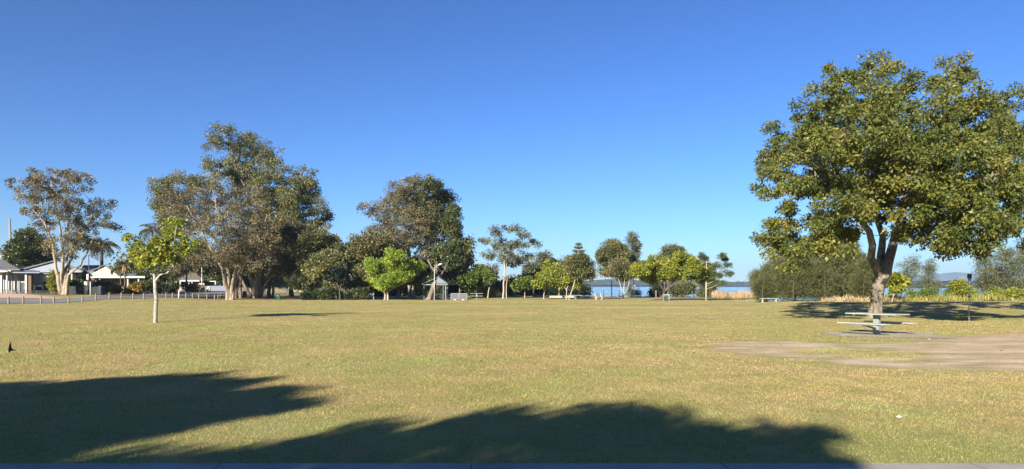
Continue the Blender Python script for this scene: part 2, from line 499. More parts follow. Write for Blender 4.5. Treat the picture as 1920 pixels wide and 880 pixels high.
SPEC = {  # leaf length, leaf width (m per 100 m of distance are set per call), droop, outward, spread
}
def tree_world(name, label, cat, base, lobes, stems, bark, leafm, nclump, per, cr, L, W, seed, droop=.15, outward=.5,
               bf=.25, step=.6, tipr=.012, minr=.0, jit=1.0, group=None, flat=.75, spread=.6, shell=.40, stemjit=.5):
    rng = np.random.default_rng(seed)
    base = np.array(base, float); root = thing(name, label, cat, base, 0, group)
    lob = np.array(lobes, float); wts = (lob[:, 3]*lob[:, 4]*lob[:, 5])**(.72); cnt = np.maximum(2, np.round(nclump*wts/wts.sum())).astype(int)
    cl = []
    for l, c in zip(lob, cnt):
        u = rng.normal(0, 1, (c, 3)); u /= np.linalg.norm(u, axis=1)[:, None]
        r = rng.random(c)**shell
        cl.append(l[:3]+u*r[:, None]*l[3:6]*np.array([1, 1, 1]))
    cl = np.concatenate(cl)-base
    cl = cl[cl[:, 2] > .25]
    st = [[(x-base[0], y-base[1], z-base[2], r) for x, y, z, r in s] for s in stems]
    P, par, R = grow(st, cl, rng, bf, step, tipr, jit, stemjit=stemjit)
    V, Fc = tubes(P, par, R, minr, rng)
    np_mesh('trunk', V, Fc, bark, root, None, True)
    centre = cl.mean(0)
    V, t = leaves(cl, rng, per, cr, L, W, droop, outward, centre, flat, spread=spread)
    np_mesh('crown', V, np.arange(len(V)).reshape(-1, 4), leafm, root, {'tint': t})
    return root

def tree(name, label, px, D, lobes, bark, leafm, stems=None, n=260, per=45, cr=None, L=None, W=None, seed=1, depth=1.0, r=None, cat='tree', tk=.62, doff=0, neg=1, **kw):
    """lobes: (x, y, rx, ry) photo pixels at the tree's own distance; stems: [(x, y, radius_px), ...]"""
    rng = np.random.default_rng(seed+1000); s = D/F
    b = at(px, D)
    lw = []
    xs = [l[0] for l in lobes]; W0 = (max(l[0]+l[2] for l in lobes)-min(l[0]-l[2] for l in lobes))*s
    for i, l in enumerate(lobes):
        x, y, rx, ry = l[:4]
        off = (l[4] if len(l) > 4 else ((i*0.618) % 1-.5)*W0*.55*depth)
        off = (off*neg if off < 0 else off)+doff; k = (D+off)/D
        lw.append(((x-960)*s*k, D+off, EYE-(y-HY)*s*k, rx*s, (rx+ry)*.5*s*1.05, ry*s))
    sw = []
    if stems is None:
        cx = sum(l[0]*l[2] for l in lobes)/sum(l[2] for l in lobes); cyb = max(l[1] for l in lobes); cyt = sum(l[1]*l[2] for l in lobes)/sum(l[2] for l in lobes)
        by = HY+(EYE-b.z)/s; rr = r or 3
        stems = [[(px, by+2, rr*1.5), (px, by-2, rr), (px*.75+cx*.25, (by*.5+cyb*.5), rr*.85), (cx, cyt, rr*.45)]]
    for st in stems:
        q = []
        for j, p in enumerate(st):
            x, y, rr = p[:3]; off = p[3] if len(p) > 3 else 0
            z = EYE-(y-HY)*s; off += doff*min(1, max(0, (z-b.z-2.5)/4))
            if j == 0 and z < b.z+.35: z = b.z-.25
            q.append(((x-960)*s*(D+off)/D, D+off, z, rr*s*tk))
        sw.append(q)
    far = D/100.
    if W and W > .1 and D > 50: W *= 1.2; L = (L or .3)*.85; per = int(per*2.0)
    cr = cr or .85*far; L = L or .34*far; W = W or .22*far
    return tree_world(name, label, cat, b, lw, sw, bark, leafm, n, per, cr, L, W, seed, step=kw.pop('step', max(.5, .9*far)), **kw)

# ------------------------------------------------------------------ material set
M['bark_paper'] = bark_material('paperbark_bark', (.15, .12, .088), (.36, .305, .23), 2.2, (.10, .07, .05))
M['bark_white'] = bark_material('white_bark', (.22, .20, .155), (.40, .37, .30), 3.5, (.17, .15, .12))
M['bark_grey'] = bark_material('grey_bark', (.08, .062, .047), (.17, .14, .105), 2.0, (.07, .055, .045))
M['bark_smooth'] = bark_material('smooth_grey_bark', (.10, .084, .066), (.24, .21, .168), 1.6, (.07, .056, .042))
M['bark_dark'] = bark_material('dark_bark', (.05, .04, .03), (.12, .09, .07), 2.0)
M['bark_gum'] = bark_material('gum_bark', (.20, .17, .125), (.40, .35, .27), 1.2, (.32, .26, .20))
LF = {
 'olive_gold': leaf_material('gold_tipped_leaf', (.042, .062, .014), (.112, .135, .026), (.225, .195, .038), .28, .5),
 'paper_grey': leaf_material('greyish_brown_leaf', (.055, .055, .026), (.138, .122, .058), (.26, .21, .105), .22, .6),
 'paper_olive': leaf_material('olive_paperbark_leaf', (.050, .056, .022), (.122, .118, .046), (.235, .195, .085), .22, .6),
 'gum': leaf_material('gum_leaf', (.048, .060, .022), (.130, .138, .045), (.260, .235, .085), .25, .45),
 'gum_blue': leaf_material('bluish_gum_leaf', (.05, .066, .036), (.125, .14, .075), (.24, .23, .13), .25, .45),
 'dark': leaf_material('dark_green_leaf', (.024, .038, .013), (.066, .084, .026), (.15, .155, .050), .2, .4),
 'shade_dark': leaf_material('shade_darkened_leaf', (.008, .014, .008), (.015, .026, .012), (.03, .045, .02), .1, .5),  # near-black tone puts shade into the leaf colour itself
 'lime': leaf_material('lime_green_leaf', (.10, .16, .018), (.22, .31, .035), (.42, .46, .06), .38, .45),
 'yellowgreen': leaf_material('yellow_green_leaf', (.085, .12, .016), (.20, .235, .03), (.40, .37, .05), .35, .45),
 'midgreen': leaf_material('mid_green_leaf', (.045, .08, .018), (.105, .16, .032), (.21, .25, .05), .3, .45),
 'casuarina': leaf_material('she_oak_needle', (.038, .046, .015), (.095, .105, .034), (.185, .175, .065), .25, .6),
 'sparse_oak': leaf_material('pale_she_oak_needle', (.050, .062, .026), (.115, .130, .055), (.21, .215, .095), .25, .6),
 'pine': leaf_material('hoop_pine_needle', (.025, .045, .018), (.075, .105, .035), (.16, .18, .06), .15, .5),
 'frond': leaf_material('palm_leaflet', (.035, .055, .02), (.095, .12, .04), (.23, .22, .09), .25, .4),
 'croton': leaf_material('croton_leaf', (.15, .06, .02), (.32, .19, .03), (.50, .36, .06), .3, .4),
 'reed': leaf_material('reed_blade', (.11, .13, .03), (.25, .25, .06), (.48, .40, .14), .3, .6),
 'straw': leaf_material('dry_straw_blade', (.22, .15, .07), (.40, .29, .14), (.58, .44, .24), .25, .6),
}
HEAVY = dict(droop=.5, outward=.35)

# ------------------------------------------------------------------ the trees, left to right
def build_trees():
    PB, PW, PG, GU, DK, SG = (M[k] for k in ('bark_paper', 'bark_white', 'bark_grey', 'bark_gum', 'bark_dark', 'bark_smooth'))
    # big spreading tree on the right
    tree('shade_tree', 'huge spreading green tree with gold tipped leaves shading the picnic table', 1640, 34.5,
         [(1640,165,78,66,0),(1575,205,75,72,-1.5),(1500,262,72,70,1),(1455,335,40,66,0),(1458,440,46,56,.5),(1520,400,70,78,-2.5),(1530,300,80,80,3),
          (1775,165,52,56,.5),(1800,230,66,62,-2),(1880,225,50,52,1),(1700,250,85,80,-3.5),(1620,300,90,75,-4),(1760,330,85,78,-4),(1845,330,75,75,-2.5),
          (1930,300,75,85,0),(1700,380,80,62,-3),(1800,415,62,42,-4),(1885,395,62,50,-3.2),(2010,240,60,70,0),(2020,370,60,70,1),(1735,428,40,28,-2.5),
          (1620,362,60,40,-1),(1480,480,30,24,-2),(1448,455,30,32,0),(1855,215,42,44,-1),(1905,195,42,38,0),(1860,270,45,45,2),(1680,300,100,90,3.5),(1850,300,90,80,4),(1560,420,50,50,3),(1760,400,60,45,4),(1495,465,34,30,-1.5),(1920,425,50,30,-3),(1560,440,44,34,-3.2),(1850,440,60,26,-4),(1780,450,40,22,-3.4),(1960,400,60,40,-3),(1700,350,80,60,4.5),(1600,330,80,60,4.5),(1650,220,90,80,4)],
         SG, LF['olive_gold'],
         [[(1640,607,21),(1640,598,15),(1641,585,12),(1643,560,10.2),(1648,535,10.8),(1655,514,11.5),(1664,492,8.5,.2),(1672,470,8,.3),(1684,430,7,.5),(1696,370,5.5,.3),(1706,300,4,0),(1700,220,2.5,0)],
          [(1652,520,9),(1641,503,7.5,-.2),(1635,485,6.8,-.4),(1634,462,6.2,-.5),(1631,440,5.6,-.6),(1612,415,5,-.9),(1595,398,4,-1),(1560,360,3.2,-.8),(1520,320,2,-.5)],
          [(1656,512,8,.2),(1652,480,7,.6),(1656,440,5.5,1),(1640,390,4.5,1.6),(1622,310,3.2,2),(1600,240,2,2)],
          [(1682,440,5,.5),(1730,400,4.4,.5),(1800,360,3.4,.3),(1860,330,2.4,0)]],
         n=980, per=215, cr=.46, L=.15, W=.08, seed=3, tk=1, neg=2.0, shell=.30, droop=.35, outward=.4, bf=.2, tipr=.008, minr=.010, jit=1.1, step=.5, flat=.7)
    # far-left paperbark
    tree('paperbark_tree', 'sparse pale multi-stemmed paperbark on the verge before the grey roofed house', 116, 88,
         [(60,345,36,30),(100,332,42,22),(140,345,32,28),(48,375,22,20),(90,375,36,26),(130,388,42,34),(186,384,24,17),(178,410,34,20),(208,425,22,9),
          (88,410,30,26),(132,428,40,28),(80,455,22,16),(160,445,36,24),(118,465,34,20),(185,462,28,14),(60,395,18,14)],
         PB, LF['paper_grey'],
         [[(117,556,11),(113,540,8),(106,500,5.5),(98,455,4,-1),(84,420,3,-1.5),(60,395,2,-2)],
          [(118,556,9),(116,530,7),(118,480,5),(112,420,4),(100,370,2.5),(95,340,1.5)],
          [(120,556,9),(122,530,6),(126,480,5,1),(128,430,4,1.5),(135,380,2.5,1.5)],
          [(124,556,7),(130,515,5,-.5),(150,500,4,-1),(165,470,3,-1.5),(180,440,2,-1.5)],
          [(121,540,5),(136,470,3.5,2),(150,430,2.5,2.5),(178,400,1.6,2)]],
         n=300, per=40, cr=.66, L=.26, W=.11, seed=11, tk=.46, tipr=.024, minr=.018, bf=.12, droop=.3)
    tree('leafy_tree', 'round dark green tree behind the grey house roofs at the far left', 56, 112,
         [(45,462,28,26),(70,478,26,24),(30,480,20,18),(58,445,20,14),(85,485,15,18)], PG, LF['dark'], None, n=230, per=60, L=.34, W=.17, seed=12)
    # young tree on the lawn
    tree('young_tree', 'slim young tree with lime yellow leaves and a white trunk alone on the left lawn', 290, 32.5,
         [(246,446,9,8),(268,470,25,22),(300,458,30,20),(320,432,20,18),(329,414,12,10),(345,464,18,12),(364,460,10,7),(288,488,30,14),(322,482,22,14),(262,492,14,12),(300,475,34,20,.6),(345,450,12,10,.7)],
         PW, LF['yellowgreen'],
         [[(291,607,7),(291,600,4.8),(292,560,4.6),(291,530,4.2),(289,518,3.6),(284,500,2.6),(278,480,1.6)],
          [(291,528,3),(300,516,2.4),(314,512,2.1,-.1),(325,500,1.9,-.1),(326,470,1.4,0),(328,440,.9,0)],
          [(290,522,2.4),(300,500,1.8,.3),(302,480,1.2,.4)], [(280,488,1.4),(262,466,1),(250,450,.7)]],
         n=150, per=46, cr=.23, L=.15, W=.085, seed=5, tk=.8, stemjit=.3, droop=.35, tipr=.006, minr=.006, step=.3, bf=.1, flat=.8)
    # the great left group
    tree('paperbark_tree', 'wide grey brown paperbark with many pale rising limbs at the end of the bollard row', 430, 99,
         [(340,372,46,34,0),(400,362,52,32,-2),(460,382,48,38,-2),(350,418,46,42,-3),(425,430,60,48,-5),(495,425,42,46,-3),(320,425,26,26,0),
          (400,475,56,26,-3),(470,478,48,30,-3),(352,458,32,22,-1),(440,400,60,40,4),(360,400,50,40,4),(510,460,35,30,0)],
         PB, LF['paper_grey'],
         [[(428,560,11),(426,545,8),(420,520,6,-1),(408,490,4.5,-1.5),(392,462,3.5,-2.5),(370,425,2.4,-3),(350,390,1.5,-3)],
          [(430,560,9),(430,540,7),(426,500,5,-1.5),(420,460,4,-3),(410,410,2.6,-4),(400,370,1.4,-4)],
          [(433,560,8),(436,535,6),(440,505,5,-1),(448,480,4.5,-1),(446,440,3,-2),(455,395,1.6,-2)],
          [(436,560,6),(440,530,5,.5),(452,505,4,.5),(470,480,3,-2),(490,440,2,-3),(500,410,1.2,-3)],
          [(414,505,3,-1),(390,492,2.2,-2),(365,478,1.6,-2),(340,455,1.2,-2)]],
         n=620, per=40, cr=.85, L=.30, W=.11, seed=21, tk=.5, tipr=.024, minr=.022, bf=.10, droop=.15, step=.9)
    tree('gum_tree', 'tallest gum tree rising behind the wide paperbark with olive clumps against the sky', 492, 114,
         [(414,250,22,18),(400,272,18,14),(442,268,26,20),(476,268,26,18),(496,292,30,26),(396,308,20,15),(452,308,34,34),(505,335,40,42),(470,350,40,34),(425,330,24,18),(545,370,22,30),(520,390,40,36)],
         PG, LF['gum'], [[(484,556,8),(484,530,6),(478,480,5),(468,420,4),(462,360,3),(440,310,2),(420,265,1)], [(486,556,7),(494,500,5),(505,430,4),(508,360,2.6),(500,310,1.4)]],
         n=430, per=46, cr=.95, L=.36, W=.13, seed=22, droop=.55, outward=.3, bf=.1, tipr=.02, minr=.03)
    tree('gum_tree', 'olive gum tree with drooping outer clumps on the right flank of the left group', 548, 116,
         [(565,335,28,24),(552,372,36,36),(590,383,24,24),(606,402,15,24),(566,415,42,28),(596,428,22,16),(535,440,40,38),(575,350,20,20),(520,410,35,30,3)],
         PG, LF['gum'], [[(546,556,9),(545,540,6),(540,480,5),(548,430,4),(560,380,3),(566,340,1.5)], [(543,470,3),(575,430,2.4,-2),(600,405,1.4,-2)]],
         n=330, per=46, cr=.95, L=.36, W=.13, seed=23, droop=.6, outward=.3, bf=.1, tipr=.02, minr=.03)
    tree('gum_tree', 'olive gum behind the upper left shoulder of the wide paperbark', 470, 120,
         [(305,352,24,22),(336,336,26,14),(300,386,18,20),(325,375,30,26),(372,345,26,18),(315,412,22,22)],
         PG, LF['gum'], [[(468,556,5),(440,500,4),(390,430,3),(345,385,2)]], n=190, per=44, cr=1.0, L=.36, W=.13, seed=24, droop=.5, outward=.3, bf=.1, minr=.03)
    tree('paperbark_tree', 'paperbark with a thick cream trunk in the middle of the left group', 476, 107,
         [(480,455,46,36),(455,488,34,22),(500,488,38,24),(520,462,36,36),(540,490,30,22),(470,500,30,12)], PB, LF['paper_olive'],
         [[(476,560,13),(476,548,8.5),(474,525,7.5),(462,505,4.5,-1),(450,480,3,-1.5)], [(479,556,8),(482,525,6),(490,495,4,-1),(500,460,2.6,-1)],
          [(484,556,7,1),(492,540,4.2,1),(505,522,3.4,.5),(520,505,2.6,0),(530,480,1.6,0)], [(474,540,6),(470,515,4.5,1),(476,485,3.5,1)]],
         n=330, per=44, cr=.9, L=.30, W=.12, seed=25, tk=.55, bf=.1, tipr=.022, minr=.024)
    tree('paperbark_tree', 'dark trunked paperbark at the right end of the left group near the green bin', 508, 110,
         [(545,490,38,28),(520,500,34,18),(560,470,32,30),(575,495,22,18),(550,440,34,30),(520,440,30,30)], PG, LF['paper_olive'],
         [[(507,561,8),(506,550,5.5),(507,520,4.6),(512,500,3.6),(520,480,2.6)], [(511,561,4),(512,530,3),(530,505,2.4,-.5),(548,480,1.8,-.5)]],
         n=300, per=44, cr=.95, L=.31, W=.13, seed=26, droop=.4, bf=.12, minr=.026)
    tree('paperbark_tree', 'slender dark trunked paperbark directly right of the wide multi-stemmed one', 446, 104,
         [(450,495,22,14),(440,480,26,18),(462,470,24,22)], PG, LF['paper_olive'],
         [[(441,560,6),(441,545,4.4),(441,520,3.6),(444,490,2.4)], [(452,560,6),(450,540,4.6),(452,510,4),(458,480,2.4)]], n=90, per=40, seed=27, bf=.12, minr=.026)
    # middle background
    tree('gum_tree', 'distant olive gum showing through the gap between the left group and the great dome', 590, 103,
         [(590,448,24,14),(614,453,22,13),(572,468,18,14),(600,478,28,16),(632,462,10,9),(585,492,24,12)], GU, LF['gum'], None, n=230, per=44, cr=.9, L=.34, W=.13, seed=31, r=3, droop=.4)
    tree('fig_tree', 'rounded olive green tree with two white trunks behind the shady shrub bed', 609, 100.5,
         [(610,502,34,22),(630,492,28,18),(592,508,16,16),(645,508,20,18),(615,485,24,12)], PW, LF['gum'],
         [[(612,558,4),(610,545,2.6),(604,532,2,-1),(600,515,1.4,-1)], [(613,556,3),(614,540,3.4),(618,515,2)]], n=250, per=50, cr=.9, L=.34, W=.19, seed=32)
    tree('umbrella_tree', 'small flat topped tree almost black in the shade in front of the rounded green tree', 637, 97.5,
         [(632,510,16,6),(622,516,12,6),(648,518,16,8),(637,520,22,8)], DK, LF['shade_dark'],
         [[(638,560,2.4),(637,548,1.7),(636,540,1.4),(628,525,1),(622,518,.7)], [(637,546,1.4),(641,530,1.1),(648,520,.7)]], n=130, per=60, cr=.6, L=.3, W=.16, seed=33, r=1.4)  # leaf colour holds the shade; the crown itself stands in sun
    tree('leafy_tree', 'low green tree beside the shrub bed left of the lime tree', 673, 101,
         [(670,518,18,11),(690,525,16,11),(655,530,12,10),(680,508,14,8)], PG, LF['gum'], None, n=130, per=46, seed=34, r=2, L=.36, W=.2)
    tree('paperbark_tree', 'broad brownish paperbark between the rounded green tree and the great dome', 664, 105,
         [(680,462,28,18),(652,474,26,16),(708,455,28,22),(662,498,30,18),(700,492,32,24),(640,490,16,12),(725,480,25,30),(690,515,30,14)], PB, LF['paper_olive'],
         [[(664,556,5),(664,530,3.5),(668,500,2.6),(678,470,1.5)], [(700,556,4),(698,520,3),(705,480,1.8)], [(668,520,2),(655,500,1.5),(645,480,1)]], n=330, per=40, cr=1.1, L=.38, W=.15, seed=35, tipr=.03, minr=.03, bf=.1)
    tree('paperbark_tree', 'great domed paperbark with brown left side and pale limbs behind the lime tree', 749, 108,
         [(700,392,26,16),(735,385,34,28),(760,358,36,26),(785,352,32,24),(720,430,30,30),(760,425,48,40,-4),(738,475,42,30,-3),(785,455,40,40,-3),(770,498,40,18,-1),(700,455,28,30),(800,390,34,36,0),(690,485,24,22),(760,390,50,40,3),(702,468,28,28,-2),(712,505,26,18,-2),(725,450,34,30,-3)],
         PB, LF['paper_grey'],
         [[(748,563,11),(748,554,6.5),(748,535,5),(745,500,4.4),(742,470,4,-1),(728,435,2.5,-1.5),(712,400,1.4,-1.5)],
          [(774,563,10,.5),(773,550,8.5,.5),(771,520,7,.5),(768,480,5),(762,430,4),(760,390,2.4),(765,350,1.2)],
          [(768,556,5),(766,530,3.4),(772,500,3,-1),(795,460,2.4,-2),(812,420,1.6,-2)]],
         n=640, per=42, cr=.9, L=.32, W=.12, seed=36, doff=6, tk=.55, tipr=.024, minr=.024, bf=.1, droop=.2)
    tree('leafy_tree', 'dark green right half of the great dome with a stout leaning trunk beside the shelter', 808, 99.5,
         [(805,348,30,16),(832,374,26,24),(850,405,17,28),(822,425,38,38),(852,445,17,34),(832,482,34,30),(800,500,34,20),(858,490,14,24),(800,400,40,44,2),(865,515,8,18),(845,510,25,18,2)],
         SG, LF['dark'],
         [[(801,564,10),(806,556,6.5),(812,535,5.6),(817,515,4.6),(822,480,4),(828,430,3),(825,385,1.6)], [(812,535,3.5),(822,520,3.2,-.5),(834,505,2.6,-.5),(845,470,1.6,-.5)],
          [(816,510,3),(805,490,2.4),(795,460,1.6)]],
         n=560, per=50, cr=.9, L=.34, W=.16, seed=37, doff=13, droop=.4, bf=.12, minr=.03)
    tree('leafy_tree', 'narrow olive tree along the right edge of the great dome', 857, 114,
         [(876,462,7,18),(872,490,9,18),(864,510,12,18),(880,485,4,12),(866,470,12,20)], PG, LF['gum'],
         [[(862,554,3),(862,540,2),(860,520,1.8),(868,490,1.2)], [(862,545,1.6),(880,545,1,-.3),(874,530,1,-.3)]], n=120, per=42, seed=38, droop=.5)
    tree('lime_tree', 'vivid lime green tree with a short white forked trunk in front of the great dome', 724, 98,
         [(742,480,18,13),(730,498,28,18),(698,500,10,14),(703,520,16,12),(758,500,26,16),(735,524,28,12),(782,497,13,6),(722,530,20,10),(715,515,20,14),(748,512,34,16,.5)],
         PW, LF['lime'],
         [[(721,564,4),(721,555,2.8),(720,545,2.4),(713,540,1.8),(702,536,1.3),(698,525,.9)], [(727,564,3.6),(727,550,2.7),(724,541,2.2),(734,530,1.5),(738,515,1.1)], [(727,547,2),(735,542,1.5),(748,536,1.2),(757,525,.8)]],
         n=270, per=75, cr=.72, L=.25, W=.14, seed=39, droop=.3)
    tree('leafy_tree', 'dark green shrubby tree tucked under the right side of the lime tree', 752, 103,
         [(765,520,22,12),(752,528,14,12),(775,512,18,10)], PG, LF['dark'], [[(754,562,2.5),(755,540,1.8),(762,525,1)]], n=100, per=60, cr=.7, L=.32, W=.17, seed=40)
    tree('young_tree', 'small yellow green sapling just left of the picnic shelter', 795, 103,
         [(787,530,8,7),(792,538,8,6),(804,537,6,7),(797,527,7,5)], PW, LF['yellowgreen'], [[(797,557,1.4),(795,550,1),(791,542,.8)]], n=40, per=44, cr=.36, L=.26, W=.09, seed=41)
    tree('leafy_tree', 'bushy green tree right of the great dome above the bright hedge', 917, 114,
         [(880,520,16,10),(903,512,17,12),(918,518,11,11),(890,530,18,10)], PW, LF['midgreen'],
         [[(914,556,2.4),(916,545,1.6),(919,534,1.3),(914,520,.9)], [(893,556,1.5),(893,535,1.2)]], n=190, per=50, cr=.9, L=.34, W=.19, seed=42)
    tree('gum_tree', 'tall open gum with a straight white trunk in the centre background', 943, 112,
         [(930,433,16,9),(957,427,18,8),(984,438,14,9),(912,452,13,8),(942,460,22,13),(972,462,20,11),(1001,455,13,6),(918,478,13,10),(958,488,26,12),(986,482,16,9),(1008,462,6,4),(990,503,14,8),(925,500,10,8),(945,478,18,10)],
         GU, LF['gum_blue'],
         [[(943,558,3.6),(944,545,2.7),(945,520,2.5),(946,503,2.3),(946,480,1.8),(943,455,1.2),(935,435,.7)], [(946,505,1.6),(958,480,1.3,-1),(972,455,1,-1),(985,440,.6,-1)], [(945,495,1.2),(930,478,.9,.5),(918,460,.6,.5)], [(968,462,1),(990,458,.8),(1004,456,.5)]],
         n=200, per=30, cr=.62, L=.32, W=.11, seed=43, droop=.5, tipr=.022, minr=.02, bf=.08)
    tree('dead_trunk', 'thin broken trunk lit cream at the top and black below beside the tall open gum', 950, 111,
         [(950,525,2,4)], GU, LF['gum'], [[(949.5,560,1.9),(949.5,535,1.4),(951,520,1.1)]], n=3, per=8, cr=.4, seed=44)
    tree('gum_tree', 'blue green gum crown behind the low bright tree row right of the open gum', 1020, 165,
         [(1020,482,12,10),(1034,496,12,12),(998,502,12,8),(1012,500,12,14),(1055,500,14,10)], PG, LF['gum_blue'], None, n=170, per=40, cr=1.1, L=.42, W=.2, seed=45, r=2)
    row = [(984, 116, 555, [(984,528,13,10),(972,534,9,8)], 'first low bright green tree of the centre row, just right of the open gum'),
           (1000, 122, 556, [(1004,519,19,13),(990,530,14,10),(1015,512,10,8)], 'second bright green tree of the centre row with a thick white trunk'),
           (1020, 108, 559, [(1030,520,20,14),(1042,512,14,10),(1016,530,12,8)], 'third tree of the centre row on a thin crooked white trunk'),
           (1048, 122, 555, [(1054,520,16,12),(1045,530,12,8)], 'fourth tree of the centre row, green with a straight pale trunk'),
           (1062, 106, 561, [(1074,518,16,11),(1060,528,14,9),(1082,530,10,8)], 'fifth tree of the centre row, thin crown over a white forked trunk')]
    for i, (px, D, by, lb, lab) in enumerate(row):
        tree('low_green_tree', lab, px, D, lb, PW, LF['midgreen'] if i in (0, 1) else LF['yellowgreen'],
             [[(px, by, 2.4), (px, by-6, 1.5 + (.6 if i == 1 else 0)), (px+(3 if i == 2 else .5), 541, 1.3), (lb[0][0], lb[0][1]+2, .8)], [(px+.5, 545, 1), (px-4, 538, .8), (lb[1][0], lb[1][1], .5)]],
             n=130 if i != 4 else 80, per=50 if i != 4 else 34, cr=.75, L=.32, W=.18, seed=50+i, droop=.3, group='low bright green trees in the centre row')
    tree('leaning_branch_tree', 'bare pale branch with a small green tuft leaning up over the centre row', 1060, 112,
         [(1046,502,6,5),(1040,497,5,4),(1026,500,7,5),(1030,490,4,4)], GU, LF['yellowgreen'], [[(1062,560,1.2),(1060,540,1),(1055,522,1),(1048,510,.9),(1041,502,.7)]], n=34, per=34, cr=.55, L=.3, W=.15, seed=56)
    # hoop pine + leaning trunk
    tree('leaning_gum', 'tree with a long pinkish trunk leaning right over the dark stone table', 1068, 104,
         [(1086,487,20,10),(1098,500,16,10),(1072,490,12,10),(1105,515,10,10),(1085,508,20,12),(1068,503,8,7)], GU, LF['gum'],
         [[(1066,566,2.2),(1068,558,1.7),(1074,540,1.6),(1079,522,1.5),(1082,505,1.2),(1084,485,.8),(1085,470,.5)], [(1080,520,.8),(1095,512,.7),(1105,508,.4)]], n=150, per=38, cr=.75, L=.3, W=.13, seed=57, minr=.015)
    hoop_pine('hoop_pine', 'pointed hoop pine with tiered tip above the leaning tree', 1085, 112, [(459,3,1.2),(466,7,2),(473,10,2.4),(482,13,3),(492,15,3)], 455, 'pine')
    tree('gum_tree', 'full grey green gum by the water, left of the tall bluish one', 1147, 126,
         [(1146,468,20,16),(1130,488,12,16),(1164,478,16,20),(1140,508,16,10),(1156,500,18,14),(1124,474,6,8),(1148,455,10,8)], PG, LF['gum'],
         [[(1147,560,2),(1147,548,1.5),(1147,520,1.3),(1147,490,.9)]], n=260, per=44, cr=.8, L=.34, W=.13, seed=58, droop=.4)
    tree('gum_tree', 'tall thin bluish gum by the water with a see-through crown', 1188, 130,
         [(1186,452,10,14),(1184,478,13,14),(1190,497,11,10),(1183,440,5,4),(1194,465,6,12),(1175,490,8,10)], PG, LF['gum_blue'],
         [[(1189,560,1.6),(1188,540,1.2),(1187,500,1),(1186,460,.6)]], n=130, per=36, cr=.7, L=.32, W=.12, seed=59, droop=.5)
    tree('paperbark_tree', 'small paperbark with three white stems and a rusty crown at the water fence', 1168, 116,
         [(1163,502,16,11),(1152,512,10,8),(1180,512,12,9),(1170,520,14,7),(1160,492,12,8)], PW, LF['paper_olive'],
         [[(1168,562,2.8),(1168,552,2),(1164,538,1.3),(1160,525,1.1),(1152,512,.7)], [(1169,552,1.4),(1170,535,1.1),(1172,520,.8)], [(1169,552,1.4),(1175,545,1.2),(1180,530,1),(1184,515,.6)]], n=120, per=40, cr=.7, L=.3, W=.12, seed=60)
    tree('casuarina_tree', 'small wispy grey bush tree between the water fence posts', 1185, 128, [(1190,550,9,8),(1180,545,6,8)], PG, LF['sparse_oak'], None, n=40, per=60, cr=.7, L=.3, W=.07, seed=61, r=1)
    tree('spreading_tree', 'broad low umbrella shaped tree with yellow green leaves and a dark forked trunk', 1245, 98,
         [(1198,508,18,12),(1222,520,22,10),(1212,498,14,8),(1250,500,32,16),(1280,493,22,14),(1276,480,10,7),(1265,518,24,10),(1300,512,20,14),(1318,522,16,11),(1324,504,14,9),(1221,485,4,4),(1218,495,6,7),(1250,510,45,12,1),(1300,500,15,14)],
         DK, LF['yellowgreen'],
         [[(1245,568,5),(1245,556,3.6),(1246,545,3.4),(1236,533,2.2,-.5),(1222,520,1.4,-1)], [(1246,546,2.8),(1256,534,2.2),(1262,518,1.5)], [(1247,546,2.4),(1264,533,2.2,-.4),(1285,524,1.7,-.5),(1305,512,1.1,-.5)], [(1246,545,2,.5),(1246,525,1.5,.8),(1250,505,1,1)]],
         n=420, per=52, cr=.62, L=.30, W=.17, seed=62, droop=.3)
    tree('leafy_tree', 'round olive crown rising behind the broad umbrella tree', 1262, 142,
         [(1262,474,20,12),(1242,486,11,9),(1282,486,9,9),(1262,488,22,10)], PG, LF['gum'], None, n=170, per=44, cr=1, L=.36, W=.17, seed=63, r=2)
    hoop_pine('tufted_pine', 'pale trunked pine with separate dark tufts reaching right over the water', 1324, 97,
              None, 478, 'pine', tufts=[(1314,482,8,5),(1324,486,5,4),(1352,480,7,4),(1362,487,7,4),(1344,500,12,5),(1362,497,6,4),(1350,515,15,5),(1369,513,6,4),(1338,530,14,8),(1352,530,6,4),(1330,515,10,8),(1328,542,8,7)])
    # dark thickets at the shore
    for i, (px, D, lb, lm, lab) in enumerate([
        (1000, 140, [(985,545,18,9),(1010,545,20,9)], 'shade_dark', 'dark thicket under the left half of the centre tree row'),
        (1060, 140, [(1045,543,20,11),(1075,545,20,10),(1095,546,12,10)], 'shade_dark', 'dark thicket under the right half of the centre tree row'),
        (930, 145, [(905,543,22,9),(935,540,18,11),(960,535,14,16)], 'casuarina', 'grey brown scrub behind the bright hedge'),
        (1235, 126, [(1228,548,10,9),(1240,540,8,10)], 'shade_dark', 'small black bush left of the umbrella tree trunk'),
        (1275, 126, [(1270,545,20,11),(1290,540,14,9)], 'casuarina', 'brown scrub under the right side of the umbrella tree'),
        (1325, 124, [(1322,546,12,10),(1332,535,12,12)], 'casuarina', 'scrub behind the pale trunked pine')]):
        shrub('scrub_bush', lab, px, D, lb, lm, i+70)
